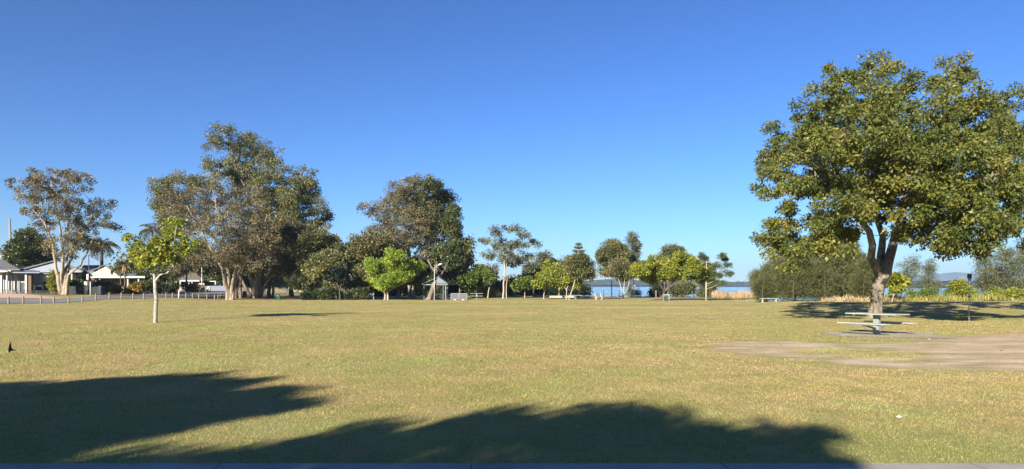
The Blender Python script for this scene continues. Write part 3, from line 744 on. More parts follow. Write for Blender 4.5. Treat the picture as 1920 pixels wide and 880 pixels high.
    # she-oak mass behind the picnic table
    for i, (px, D, lb, lm, lab) in enumerate([
        (1438, 84, [(1440,538,28,24),(1425,522,18,9),(1455,515,24,22)], 'casuarina', 'first she-oak of the thicket, low at the water edge by the pale bench'),
        (1490, 79, [(1488,535,34,30),(1490,495,28,24),(1510,510,28,34),(1478,468,8,12),(1500,474,9,14),(1465,500,12,16)], 'casuarina', 'second she-oak of the thicket with a straight pale stem'),
        (1545, 80, [(1540,535,34,30),(1545,490,32,28),(1535,462,18,14),(1556,452,9,12),(1528,446,7,10)], 'casuarina', 'third and tallest she-oak of the thicket'),
        (1590, 82, [(1585,530,30,30),(1585,480,26,20),(1605,500,18,22),(1575,456,9,13),(1597,462,8,14)], 'casuarina', 'fourth she-oak of the thicket, feathery on its right side'),
        (1622, 78, [(1618,540,18,26),(1625,510,14,18)], 'casuarina', 'last she-oak of the thicket beside the big trunk')]):
        tree('she_oak', lab, px, D, lb, PG, LF[lm], [[(px, 568, 2.4), (px, 540, 1.8), (px+2, lb[1][1], 1.2)], [(px-9+5*(i % 3), 567, .8, -4.6), (px-8+5*(i % 3), 540, .7, -4.6), (px-4+3*(i % 3), 505+9*(i % 2), .45, -4.2)]], n=540, per=85, cr=.58, L=.42, W=.045, seed=80+i, shell=.6, droop=-.5, outward=.3, bf=.15, minr=.02, spread=.45, flat=1.25, group='she-oak thicket at the water')
    for i, (px, D, lb, n, lab) in enumerate([
        (1704, 80, [(1700,508,16,20),(1712,492,10,14),(1700,535,14,16)], 55, 'thin see-through she-oak just right of the big trunk'),
        (1742, 84, [(1742,512,13,18),(1745,495,6,10),(1740,535,18,12)], 60, 'small wispy she-oak standing in front of the far shore'),
        (1850, 78, [(1848,505,14,26),(1842,480,7,16),(1855,535,22,18)], 100, 'feathery she-oak left in the clump behind the slim post'),
        (1882, 80, [(1876,480,14,20),(1880,515,22,26),(1870,545,24,12)], 120, 'feathery she-oak in the middle of the clump behind the slim post'),
        (1925, 76, [(1905,490,20,28),(1925,470,20,26),(1915,530,30,24),(1950,500,30,40)], 210, 'dense she-oak cut by the right edge of the picture')]):
        tree('she_oak', lab, px, D, lb, PG, LF['sparse_oak'], [[(px, 566, 1.8), (px, 540, 1.2), (lb[0][0], lb[0][1], .8), (lb[1][0], lb[1][1]-8, .4)]], n=n, per=60, cr=.7, L=.34, W=.045, seed=90+i, droop=.35, outward=.4, bf=.12, minr=.012, spread=.6)
    tree('young_tree', 'yellow green sapling with a pale leaning stem between the big trunk and the water', 1672, 70,
         [(1680,520,9,8),(1690,530,10,9),(1682,541,12,8),(1676,532,7,9)], PW, LF['yellowgreen'], [[(1671,569,1.6),(1676,552,1.2),(1682,530,.8)]], n=55, per=46, cr=.38, L=.25, W=.15, seed=97)
    # left backdrop behind houses
    for i, (px, D, lb, lm, lab) in enumerate([
        (300, 118, [(285,525,24,20),(262,532,16,14),(310,530,18,16)], 'dark', 'dark garden tree behind the slim young tree'),
        (350, 121, [(345,492,16,16),(362,478,16,14),(335,510,14,12)], 'paper_grey', 'bare looking greyish tree in front of the hip roofed house'),
        (378, 140, [(380,478,18,20),(395,500,16,14),(372,500,14,12)], 'paper_olive', 'brownish street tree above the low carport'),
        (408, 165, [(400,505,26,20),(425,515,20,18),(375,512,20,12),(440,500,22,22)], 'midgreen', 'green tree beyond the road under the wide paperbark'),
        (540, 185, [(530,520,30,16),(565,515,26,18),(500,525,22,14)], 'gum', 'dull green tree far behind the red lidded bin'),
        (575, 103, [(572,522,16,16),(585,535,12,10),(560,532,12,10)], 'sparse_oak', 'grey wispy tree left of the rounded green tree'),
        (465, 175, [(455,520,22,18),(480,530,20,10)], 'midgreen', 'green tree far beyond the cream trunked paperbark'),
        (740, 175, [(720,525,34,22),(770,520,30,24),(690,530,28,14)], 'gum', 'dull green trees far behind the lime tree'),
        (830, 180, [(820,528,30,18),(860,522,26,22)], 'dark', 'dark green tree far behind the picnic shelter')]):
        tree('backdrop_tree', lab, px, D, lb, PB if i == 1 else PG, LF[lm], None, n=170 if i != 1 else 130, per=44 if i != 1 else 20, cr=.85*D/110, L=.36*D/110, W=.16*D/110, seed=100+i, r=2.2 if i != 1 else 3.6, tipr=.03 if i == 1 else .015, minr=.02)
    # far wood closing the view inland
    far_wood()
    # trees behind the camera that throw the foreground shade
    def caster(name, label, d0, pts, base, seed):
        lw = []
        for X, Y, r, rv in pts:            # shade-edge point on the lawn, lobe radii
            dd = X*LD[0]+Y*LD[1]; pp = X*LP[0]+Y*LP[1]; s = dd-d0; T = math.tan(SUN_EL)
            z = s*T - math.hypot(r*T, rv) - .02; lw.append((d0*LD[0]+pp*LP[0], d0*LD[1]+pp*LP[1], z, r, r, rv))
        bx, by = base; b = (bx, by, 0)
        top = max(l[2] for l in lw)
        tree_world(name, label, 'tree', b, lw, [[(bx, by, -.2, .32), (bx, by, 2, .22), (bx, by, top*.55, .16), (bx, by, top*.85, .08)]], PG, LF['dark'], 1000, 85, .34, .17, .11, seed, bf=.2, shell=.6)
    G = lambda x, y: ((x-960)/F*(EYE*F/(y-HY)), EYE*F/(y-HY))
    def row_pts(px_list, r, rv): return [(*G(x, y), r, rv) for x, y in px_list]
    d0 = -13.0
    p2 = row_pts([(330,850),(450,842),(560,822),(660,804),(770,790),(880,777),(970,768),(1060,772),(1140,770),(1205,753),(1250,760),(1310,776),(1370,780),(1430,784)], .55, .55)
    p2 += row_pts([(600,850),(800,830),(1000,820),(1200,810),(1350,820),(1440,840),(900,860),(1150,860)], .9, .9) + row_pts([(1490,800),(1530,806),(1500,830),(1535,848)], .22, .22)
    p2 += [(x*LD[0]+q*LP[0], x*LD[1]+q*LP[1], 1.2, 1.2) for x, q in [(5.0,-6.2),(5,-4.6),(5,-3),(5,-2.0),(3,-5.5),(3,-3.5),(3,-2.2),(1,-4.5),(1,-2.5),(2.6,-7.4),(0.5,-6.5)]]
    caster('shade_tree', 'leafy tree behind the camera whose shade covers the concrete path', d0, p2, (d0*LD[0]-4*LP[0], d0*LD[1]-4*LP[1]), 7)
    p1 = row_pts([(-200,722),(-100,722),(0,722),(90,718),(190,714),(280,708),(350,704),(410,703)], .6, .5) + row_pts([(440,712),(490,714),(530,728),(560,732),(590,746),(575,756),(500,764)], .28, .2)
    p1 += row_pts([(-200,760),(-80,760),(0,760),(100,760),(200,755),(300,745),(400,735),(470,735),(480,752),(420,762)], .7, .5) + row_pts([(0,800),(100,800),(200,795),(290,785),(360,780),(0,840),(120,830),(200,812),(60,815),(0,780),(100,778),(200,772),(300,762),(380,752),(0,740),(120,738),(240,732),(340,724),(420,720),(500,745),(540,748)], .55, .4) + row_pts([(0,868),(90,866),(180,862),(250,858),(-60,850),(320,870)], .3, .25) + row_pts([(-120,830),(-60,800),(-250,800)], .7, .5)
    caster('shade_tree', 'leafy tree behind the camera whose shade reaches the left lawn', d0-2.5, p1, (d0*LD[0]-11.5*LP[0], d0*LD[1]-11.5*LP[1]), 8)

def shrub(name, label, px, D, lobes, leafk, seed, L=None, W=None, n=None, per=60, cat='bush', droop=.1, spread=.8):
    rng = np.random.default_rng(seed); s = D/F; b = at(px, D); root = thing(name, label, cat, b)
    cl = []
    for x, y, rx, ry in lobes:
        c = n or int(14+rx*ry*.16); u = rng.normal(0, 1, (c, 3)); u /= np.linalg.norm(u, axis=1)[:, None]
        q = u*(rng.random(c)**.4)[:, None]*np.array([rx, (rx+ry)*.5, ry])*s
        cl.append(q+np.array([(x-960)*s, D, zrow(y, D)])-np.array(b))
    cl = np.concatenate(cl); cl[:, 2] = np.maximum(cl[:, 2], .12)
    far = D/100
    V, t = leaves(cl, rng, per, .6*far, L or .3*far, W or .14*far, droop, .5, cl.mean(0), .8, spread=spread)
    keep = np.repeat(V.reshape(-1, 4, 3)[:, :, 2].min(1) > -.05, 4); V = V[keep]; t = t[keep]
    np_mesh('foliage', V, np.arange(len(V)).reshape(-1, 4), LF[leafk], root, {'tint': t})
    mb = MB()
    for k in range(5):
        c = cl[rng.integers(len(cl))]; mb.tube([(rng.normal(0, .15), rng.normal(0, .15), -.15), (c[0]*.5, c[1]*.5, c[2]*.4), tuple(c)], [.05, .035, .015], 5)
    mb.build('stem', M['bark_grey'], root)
    return root

def hoop_pine(name, label, px, D, tiers, topy, leafk, tufts=None):
    rng = np.random.default_rng(int(px)); s = D/F; b = at(px, D); root = thing(name, label, 'tree', b)
    top = zrow(topy, D)-b.z; mb = MB()
    lean = (1085-px)*s if tiers is None and False else 0
    mb.tube([(0, 0, -.2), (0, 0, top*.3), (.05, 0, top*.7), (0, 0, top)], [.16, .12, .07, .02], 8)
    cl = []
    if tiers:
        for y, w, dr in tiers:
            z = zrow(y, D)-b.z
            for k in range(6):
                a = k*math.pi/3+y; w2 = w*s*rng.uniform(.85, 1.1)
                tip = (math.cos(a)*w2, math.sin(a)*w2, z+w2*.22)
                mb.tube([(0, 0, z), (tip[0]*.5, tip[1]*.5, z+w2*.02), tip], [.035, .025, .012], 4)
                m = max(3, int(w2*5))
                for q in range(m):
                    t = (q+1)/m; cl.append((tip[0]*t, tip[1]*t, z+w2*.22*t*t))
    if tufts:
        for x, y, rx, ry in tufts:
            c = np.array([(x-px)*s, rng.uniform(-.6, .6), zrow(y, D)-b.z]); zz = max(1.2, c[2]-abs(c[0])*.45)
            mb.tube([(0, 0, zz), (c[0]*.5, c[1]*.5, zz*.5+c[2]*.5-.1), tuple(c)], [.05, .035, .02], 5)
            for q in range(int(6+rx*ry*.5)):
                u = rng.normal(0, .5, 3)*np.array([rx, rx*.7, ry])*s; cl.append(tuple(c+u))
    mb.build('trunk', M['bark_gum'], root)
    cl = np.array(cl); V, t = leaves(cl, rng, 46, .26 if tiers else .38, .24, .05, -.1, .7, cl.mean(0), .6, spread=.9)
    np_mesh('crown', V, np.arange(len(V)).reshape(-1, 4), LF[leafk], root, {'tint': t})

def palm(label, px, D, cy, r, nf, seed, trunk_r=.16, cat='palm tree', orange=False):
    rng = np.random.default_rng(seed); b = at(px, D); s = D/F; root = thing('palm_tree', label, cat, b)
    top = zrow(cy, D)-b.z; tr = MB()
    tr.tube([(0, 0, -.2), (.04, 0, top*.4), (-.03, 0, top*.8), (0, 0, top)], [trunk_r*1.25, trunk_r, trunk_r*.9, trunk_r*.8], 9)
    tr.build('trunk', M['bark_grey'], root)
    V = []; T = []; R = r*s; st = MB()
    for k in range(nf):
        a = k*2.4+rng.uniform(-.2, .2); el = rng.uniform(-.35, 1.25); Lf = R*rng.uniform(.85, 1.2); pts = []
        p = np.array([0, 0, top]); e = el
        for q in range(9):
            pts.append(p.copy()); p = p+np.array([math.cos(a)*math.cos(e), math.sin(a)*math.cos(e), math.sin(e)])*Lf/8; e -= .27
        st.tube(pts, [.03]*5+[.018]*4, 4)
        sd = np.array([-math.sin(a), math.cos(a), 0]); tint = rng.uniform(.2, .8)
        for q in range(1, 8):
            for u in (0, .25, .5, .75):
                o = pts[q]*(1-u)+pts[q+1]*u if q < 8 else pts[q]
                l = Lf*.24*math.sin(math.pi*(q+u+.6)/9.2)+.08
                for sg in (-1, 1):
                    d = sd*sg*.75+np.array([math.cos(a)*.35, math.sin(a)*.35, -.65+rng.uniform(-.3, .4)]); d /= np.linalg.norm(d)
                    w = np.array([math.cos(a), math.sin(a), .1])*.05
                    V += [o-w, o+d*l*.5-w, o+d*l, o+w+d*l*.4]; T += [tint+rng.uniform(-.1, .1)]*4
    st.build('frond_stalk', M['bark_grey'], root)
    np_mesh('fronds', np.array(V), np.arange(len(V)).reshape(-1, 4), LF['frond'], root, {'tint': np.array(T)})
    if orange:
        o = MB()
        for k in range(9):
            a = k*.7; o.tube([(0, 0, top-.1), (math.cos(a)*.25, math.sin(a)*.25, top-.5), (math.cos(a)*.35, math.sin(a)*.35, top-1.3)], [.05, .06, .03], 5)
        o.build('dead_frond', worn('orange_dead_frond', (.62, .36, .13), .3, 4), root)

def far_wood():
    rng = np.random.default_rng(77); cl = []
    for px in np.arange(-700, 905, 5.0):
        if 175 < px < 240: h = 9
        else: h = 8+5*math.sin(px*.03)+3*math.sin(px*.11+1)
        D = 260+40*math.sin(px*.017)+rng.uniform(-8, 8); b = at(px, D)
        for k in range(9):
            cl.append((b.x+rng.normal(0, 1.5), D+rng.normal(0, 4), b.z+rng.uniform(.4, 1)*h*rng.uniform(.35, 1)))
    cl = np.array(cl); V, t = leaves(cl, rng, 26, 2.3, 1.1, .6, .2, .3, cl.mean(0)+np.array([0, 300, 0]), .8)
    o = np_mesh('woodland', V, np.arange(len(V)).reshape(-1, 4), LF['gum'], None, {'tint': t})
    tag(o, 'distant line of dull green woodland behind the houses', 'woodland', kind='stuff')
    # bushland on the near far-shore seen right of the big trunk is part of the hills sheet

def blades(name, label, cat, spans, leafk, seed, per_m2=14, hgt=(.5, 1.1)):
    rng = np.random.default_rng(seed); V = []; T = []
    for x0, x1, d0, d1, hm in spans:
        X0, X1 = (x0-960)/F, (x1-960)/F; n = int((X1-X0)*(d0+d1)/2*(d1-d0)*per_m2)
        D = rng.uniform(d0, d1, n); X = rng.uniform(X0, X1, n)*D; Z = ground(X, D)
        env = .6+.25*np.sin(X*1.3)+.2*np.sin(X*3.1+D)+.12*np.sin(X*7.7)
        h = rng.uniform(*hgt, n)*hm*np.clip(env, .25, 1.2); a = rng.uniform(0, 6.28, n); w = rng.uniform(.02, .05, n)
        B = np.stack([X, D, Z-.03], 1); sd = np.stack([np.cos(a)*w, np.sin(a)*w, 0*w], 1)
        ln = np.stack([rng.normal(0, .3, n)*h, rng.normal(0, .3, n)*h, h], 1); mid = B+ln*.55+np.array([0, 0, .02])
        bend = np.stack([rng.normal(0, .2, n)*h, rng.normal(0, .2, n)*h, -.12*h], 1)
        V.append(np.stack([B-sd, mid-sd*.7, B+ln+bend, mid+sd*.7], 1).reshape(-1, 3)); T.append(np.repeat(np.clip(rng.normal(.5, .2, n)+.15*np.sin(X*2.1), 0, 1), 4))
    V = np.concatenate(V); o = np_mesh(name, V, np.arange(len(V)).reshape(-1, 4), LF[leafk], None, {'tint': np.concatenate(T)})
    tag(o, label, cat, kind='stuff')
# ------------------------------------------------------------------ plain materials
def mats():
    M['timber'] = worn('weathered_timber', (.22, .19, .15), .25, 6, .85, .1, stretch=(1, 1, .3))
    M['white_paint'] = worn('white_paint', (.42, .41, .38), .08, 2, .6)
    M['cream_wall'] = worn('cream_render', (.42, .39, .29), .08, 1.2, .85, .1)
    M['pale_wall'] = worn('pale_grey_render', (.25, .245, .235), .1, 1.2, .85, .1)
    M['brick'] = worn('brown_brick', (.12, .085, .065), .35, 9, .9, .1)
    M['roof_grey'] = worn('grey_roof_tile', (.105, .108, .12), .2, 5, .7)
    M['roof_metal'] = worn('pale_metal_roof', (.13, .16, .20), .08, 1, .45, .5)
    M['roof_brown'] = worn('brown_grey_tile', (.13, .105, .09), .22, 5, .8)
    M['dark'] = worn('dark_metal', (.035, .04, .045), .3, 4, .5)
    M['black_plastic'] = worn('black_plastic', (.02, .02, .022), .2, 4, .45)
    M['glass'] = worn('dark_window_glass', (.03, .04, .05), .2, 1, .08, .8)
    M['blue_fence'] = worn('blue_grey_sheet', (.13, .16, .21), .12, 3, .6)
    M['steel'] = worn('galvanised_steel', (.17, .18, .19), .15, 6, .45, .5, .4)
    M['table_green'] = worn('pale_green_paint', (.28, .31, .235), .07, 5, .45, .4)
    M['table_post'] = worn('pale_grey_paint', (.20, .225, .225), .08, 5, .5, .4)
    M['stone_dark'] = worn('dark_concrete', (.12, .125, .13), .3, 5, .85)
    M['bin_green'] = worn('bin_green_plastic', (.02, .075, .045), .15, 3, .4, .4)
    M['bin_red'] = worn('bin_red_plastic', (.50, .045, .04), .12, 3, .4, .4)
    M['concrete'] = worn('old_concrete', (.33, .295, .24), .2, 3, .9, .1)
    M['bbq'] = worn('grey_perforated_sheet', (.075, .08, .095), .35, 14, .6, .4, .3)
    M['shelter_gable'] = worn('pale_grey_gable', (.15, .17, .20), .1, 3)
    M['pink'] = worn('faded_pink_sign', (.75, .55, .55), .1, 4)
    M['shelter_post'] = worn('dark_green_post', (.05, .11, .09), .2, 4, .5)
    M['car_blue'] = worn('light_blue_car_paint', (.30, .48, .66), .04, 2, .25, .6)
    M['car_silver'] = worn('silver_lilac_car_paint', (.50, .48, .60), .04, 2, .25, .6)
    M['tyre'] = worn('tyre_rubber', (.02, .02, .02), .2, 5, .9)
    M['picket'] = worn('grey_picket_paint', (.17, .16, .14), .2, 6, .8)
    M['pale_green'] = worn('pale_green_cladding', (.24, .29, .21), .08, 2, .8)
    M['bird'] = worn('blue_black_feather', (.018, .017, .035), .3, 20, .5, .4)
    M['mottled'] = worn('mottled_lichen_steel', (.42, .39, .37), .6, 7, .8, stretch=(1, 1, .6))

def sheet(name, quadrows, mat, kind='structure', dz=.004, nsub=6):
    """ground-hugging strip: quadrows = [(xl,yl,xr,yr), ...] in world metres"""
    V = []; Fc = []; w = nsub+1
    for i in range(len(quadrows)-1):
        a = np.array(quadrows[i], float); b = np.array(quadrows[i+1], float); m = max(1, int(max(np.hypot(*(b-a)[:2]), np.hypot(*(b-a)[2:]))/1.2))
        for k in range(m+(1 if i == len(quadrows)-2 else 0)):
            q = a+(b-a)*k/m
            for j in range(w):
                t = j/nsub; V.append((q[0]*(1-t)+q[2]*t, q[1]*(1-t)+q[3]*t))
    V = np.array(V); Z = ground(V[:, 0], V[:, 1])+dz; n = len(V)//w
    idx = np.arange(n*w).reshape(n, w)
    Fc = np.stack([idx[:-1, :-1].ravel(), idx[:-1, 1:].ravel(), idx[1:, 1:].ravel(), idx[1:, :-1].ravel()], 1)
    return tag(np_mesh(name, np.column_stack([V, Z]), Fc, mat, None, None, True), kind=kind)

def asphalt_material():
    m, nt, out = newmat('asphalt'); pos = N(nt, 'ShaderNodeNewGeometry').outputs['Position']
    c = ramp(nt, noise(nt, .7, 5, .65, pos), [(.3, (.15, .15, .153)), (.7, (.21, .205, .20))]); f = noise(nt, 40, 3, .7, pos)
    principled(nt, out, mix(nt, ramp(nt, f, [(.5, (0,0,0)), (.8, (.4,.4,.4))]), c, (.2, .19, .18)), .9, .2, 0, f, .3, .01); return m

def path_material():
    m, nt, out = newmat('concrete_path'); pos = N(nt, 'ShaderNodeNewGeometry').outputs['Position']
    c = ramp(nt, noise(nt, 1.3, 6, .65, pos), [(.3, (.23, .22, .20)), (.7, (.36, .34, .31))]); f = noise(nt, 45, 4, .7, pos)
    c = mix(nt, ramp(nt, f, [(.5, (0,0,0)), (.75, (.55,.55,.55))]), c, (.20, .19, .175))
    sep = N(nt, 'ShaderNodeSeparateXYZ'); nt.links.new(pos, sep.inputs[0])
    j = mth(nt, 'FRACT', mth(nt, 'MULTIPLY', mth(nt, 'ADD', sep.outputs[0], mth(nt, 'MULTIPLY', sep.outputs[1], .06)), .42)); jl = mth(nt, 'LESS_THAN', j, .006)
    c = mix(nt, mth(nt, 'MULTIPLY', jl, .8), c, (.10, .09, .08))
    principled(nt, out, c, .9, .2, 0, f, .4, .01); return m

def water_material():
    m, nt, out = newmat('bay_water'); pos = N(nt, 'ShaderNodeNewGeometry').outputs['Position']
    mp = N(nt, 'ShaderNodeMapping'); mp.inputs['Scale'].default_value = (.35, 1, 1); nt.links.new(pos, mp.inputs['Vector'])
    f = mth(nt, 'ADD', noise(nt, .5, 4, .6, mp.outputs[0]), mth(nt, 'MULTIPLY', noise(nt, .02, 3, .6, mp.outputs[0]), 2))
    p = principled(nt, out, (.10, .20, .27), .12, .5, 0, f, .35, .35); p.inputs['IOR'].default_value = 1.33
    return m

def hills():
    def ridge(name, px0, px1, D0, depth, prof, mat, seed, rough):
        rng = np.random.default_rng(seed); nx, nd = 420, 14
        px = np.linspace(px0, px1, nx); V = []
        ph = rng.uniform(0, 6, 8)
        top = np.interp(px, prof[0], prof[1])
        X0 = (px-960)/F*D0
        jag = sum(a*np.sin(X0*f+q) for a, f, q in [(1, .009, ph[0]), (.7, .023, ph[1]), (.5, .055, ph[2]), (.4, .13, ph[3])])+rng.normal(0, .5, nx)
        for k in range(nd):
            t = k/(nd-1); D = D0+depth*t; z = (top+jag*rough)*(math.sin(math.pi*min(1, t*1.15+.02))**.45 if t < .88 else 0)+rng.normal(0, rough*.5, nx)*(0 < t < .88)
            V.append(np.stack([X0*(1+depth*t/D0), np.full(nx, D)+rng.normal(0, 3, nx), np.maximum(z, .2)-1.6-(1.5 if k in (0, nd-1) else 0)], 1))
        V = np.concatenate(V); idx = np.arange(nx*nd).reshape(nd, nx)
        Fc = np.stack([idx[:-1, :-1].ravel(), idx[:-1, 1:].ravel(), idx[1:, 1:].ravel(), idx[1:, :-1].ravel()], 1)
        tag(np_mesh(name, V, Fc, mat), kind='structure')
    def hm(name, a, b, sc):
        m, nt, out = newmat(name); pos = N(nt, 'ShaderNodeNewGeometry').outputs['Position']
        principled(nt, out, ramp(nt, noise(nt, sc, 6, .7, pos), [(.35, a), (.65, b)]), .95, .05); return m
    g = hm('far_bushland', (.03, .04, .022), (.075, .085, .045), .05)
    ridge('hills', 820, 1330, 2300, 500, ([820, 1090, 1120, 1160, 1210, 1260, 1330], [16, 18, 27, 27, 21, 18, 16]), g, 1, 1.6)
    ridge('hills', 1300, 1660, 2100, 400, ([1300, 1400, 1500, 1660], [17, 15, 15, 15]), g, 2, 2.4)
    ridge('hills', 1560, 2250, 1050, 400, ([1560, 1700, 1760, 1900, 2250], [9, 10.5, 11, 11, 12]), g, 3, 1.2)
    ridge('mountains', 1500, 2150, 6300, 600, ([1500, 1600, 1680, 1730, 1790, 1850, 1920, 2000, 2150], [50, 62, 85, 100, 132, 118, 105, 90, 50]), hm('mountain_forest', (.04, .05, .04), (.07, .08, .06), .01), 4, 2)

# ------------------------------------------------------------------ objects
ORD = ['first', 'second', 'third', 'fourth', 'fifth', 'sixth', 'seventh', 'eighth', 'ninth', 'tenth', 'eleventh', 'twelfth', 'thirteenth', 'fourteenth', 'fifteenth', 'sixteenth', 'seventeenth', 'eighteenth', 'nineteenth', 'twentieth', 'twenty-first', 'twenty-second', 'twenty-third', 'twenty-fourth']

def bollards():
    pxs = [16, 43.5, 77, 101, 128.5, 154.5, 179.5, 205, 227.5, 249.5, 269.5, 290, 311.5, 323.5, 335.5, 348.5, 361, 373, 388, 402.5, 409, 413.5, 426.5]
    ys = [572, 571, 571, 570.5, 569, 568.5, 567, 566.5, 566, 565.5, 565, 564, 563.5, 563, 563.5, 562.5, 562, 561.5, 561.3, 561, 560.5, 560.5, 563.5]
    Ds = np.interp(pxs, [16, 128, 249, 330, 415, 430], [64.5, 71, 84, 92, 101, 97])
    rng = random.Random(3); k = 0
    for i, (px, D) in enumerate(zip(pxs, Ds)):
        white = i == 14
        h = 1.05 if white else .72*rng.uniform(.92, 1.08); r = .11 if white else .085
        mb = MB(); mb.tube([(0, 0, -.2), (0, 0, h*.5), (rng.uniform(-.015, .015), 0, h-.03), (0, 0, h)], [r, r, r*.97, r*.8], 10)
        if white:
            lab, nm = 'taller white painted bollard among the grey timber ones', 'white_bollard'
        else:
            lab, nm = '%s weathered timber bollard from the left in the row along the lawn edge' % ORD[k], 'timber_bollard'; k += 1
        o = mb.build(nm, M['white_paint'] if white else M['timber'], None, at(px, D))
        tag(o, lab, 'bollard', 'bollards along the lawn edge')

def picnic_table():
    p = at(1644, 24.4); t = thing('picnic_table', 'pale green picnic table with attached seats on a worn concrete pad under the big tree', 'picnic table', p, RAD(31))
    # long axis is local y
    mb = MB()
    for i in range(5): mb.box((-.44+i*.178, -.92, .715), (-.44+i*.178+.168, .92, .755))
    mb.build('tabletop', M['table_green'], t, bevel=.006)
    mb = MB()
    for s in (-.6, .6): mb.box((-.42, s-.03, .67), (.42, s+.03, .714))
    mb.build('tabletop_bracket', M['steel'], t)
    mb = MB(); mb.box((-.075, -.10, -.2), (.075, .10, .713)); mb.build('pedestal', M['table_post'], t, bevel=.01)
    for s in (-1, 1):
        mb = MB()
        for i in range(2): mb.box((s*.80-.15+i*.155, -.90, .40), (s*.80-.15+i*.155+.145, .90, .44))
        mb.build('seat', M['table_green'], t, bevel=.006)
        mb = MB()
        mb.tube([(s*.07, 0, .22), (s*.45, 0, .30), (s*.84, 0, .38)], .035, 6); mb.box((s*.80-.14, -.55, .365), (s*.80+.14, .55, .398))
        mb.build('seat_arm', M['steel'], t)
    pad = sheet('concrete_pad', [(11.1, 23.2, 14.6, 22.7), (11.4, 26.2, 15.0, 25.6)], M['concrete'], dz=.012)

def slim_post():
    t = thing('sensor_post', 'slim mottled steel post with a dark box on top standing in the tree shade', 'post', at(1817, 32.6))
    mb = MB(); mb.tube([(0, 0, -.2), (0, 0, 1.0), (.03, 0, 2.0)], [.028, .026, .024], 8); mb.build('pole', M['mottled'], t)
    mb = MB(); mb.box((-.06, -.06, 2.0), (.10, .06, 2.22)); mb.box((-.03, -.045, 1.9), (.08, .045, 2.0)); mb.build('sensor_box', M['dark'], t, bevel=.012)
    mb = MB(); mb.tube([(-.01, 0, 1.12), (-.01, 0, 1.18)], .042, 8); mb.build('clamp', M['dark'], t)

def bird():
    b = at(21, 8.0); D = 8.0; s = D/F
    # one continuous body: spindle with swept wings and forked tail, in the x-z plane it banks in
    bm = bmesh.new()
    rings = [(-.036, .002), (-.030, .0065), (-.020, .010), (-.005, .013), (.012, .011), (.024, .006), (.034, .003)]
    loops = []
    for x, r in rings:
        loops.append([bm.verts.new((x, math.cos(a)*r, math.sin(a)*r-.1*x)) for a in [k*math.pi/4 for k in range(8)]])
    for a, c in zip(loops, loops[1:]):
        for k in range(8): bm.faces.new((a[k], a[(k+1) % 8], c[(k+1) % 8], c[k]))
    bm.faces.new(loops[0]); bm.faces.new(list(reversed(loops[-1])))
    def wing(path, th=.0022):
        top = [bm.verts.new((x, y-th, z)) for x, y, z in path]; bot = [bm.verts.new((x, y+th, z)) for x, y, z in path]
        bm.faces.new(top); bm.faces.new(list(reversed(bot)))
        for k in range(len(path)): bm.faces.new((top[k], bot[k], bot[(k+1) % len(path)], top[(k+1) % len(path)]))
    wing([(-.018, -.006, .002), (-.016, -.012, .030), (-.006, -.018, .055), (.014, -.022, .082), (.012, -.018, .050), (.011, -.014, .028), (.014, -.006, .008), (.010, -.002, -.004)])
    wing([(-.016, -.008, -.004), (-.008, -.028, -.018), (.006, -.040, -.026), (.014, -.042, -.028), (.012, -.022, -.012), (.012, -.006, -.002)])
    wing([(.024, 0, 0), (.038, 0, .001), (.056, .002, -.008), (.040, 0, -.004), (.046, -.004, -.014), (.030, 0, -.008), (.022, 0, -.005)])
    bmesh.ops.recalc_face_normals(bm, faces=bm.faces)
    me = bpy.data.meshes.new('swallow'); bm.to_mesh(me); bm.free()
    for p in me.polygons: p.use_smooth = False
    o = link('swallow', me, M['bird'], None, ((21-960)*s, D, EYE-(656-HY)*s))
    o.scale = (1.12, 1.12, 1.12)
    tag(o, 'small dark swallow flying low over the lawn with one curved wing raised', 'bird')

def litter():
    for px, y, lab in [(1685, 784, 'larger white scrap of paper on the lawn below the dirt patch'), (1742, 636, 'pale scrap on the bare soil right of the picnic table')]:
        D = EYE*F/(y-HY); mb = MB()
        mb.add([(-.045, -.03, .02), (.05, -.035, .035), (.055, .03, .02), (0, .045, .05), (-.05, .03, .028), (0, 0, .06), (-.04, -.03, .012), (.05, -.03, .02), (.05, .03, .012), (-.045, .03, .014)],
               [(0, 1, 5), (1, 2, 5), (2, 3, 5), (3, 4, 5), (4, 0, 5), (6, 9, 8, 7), (0, 6, 7, 1), (1, 7, 8, 2), (4, 9, 6, 0), (2, 8, 9, 4, 3)])
        o = mb.build('paper_scrap', M['white_paint'], None, at(px, D)); o.scale = (.6, .6, .6)
        tag(o, lab, 'litter')

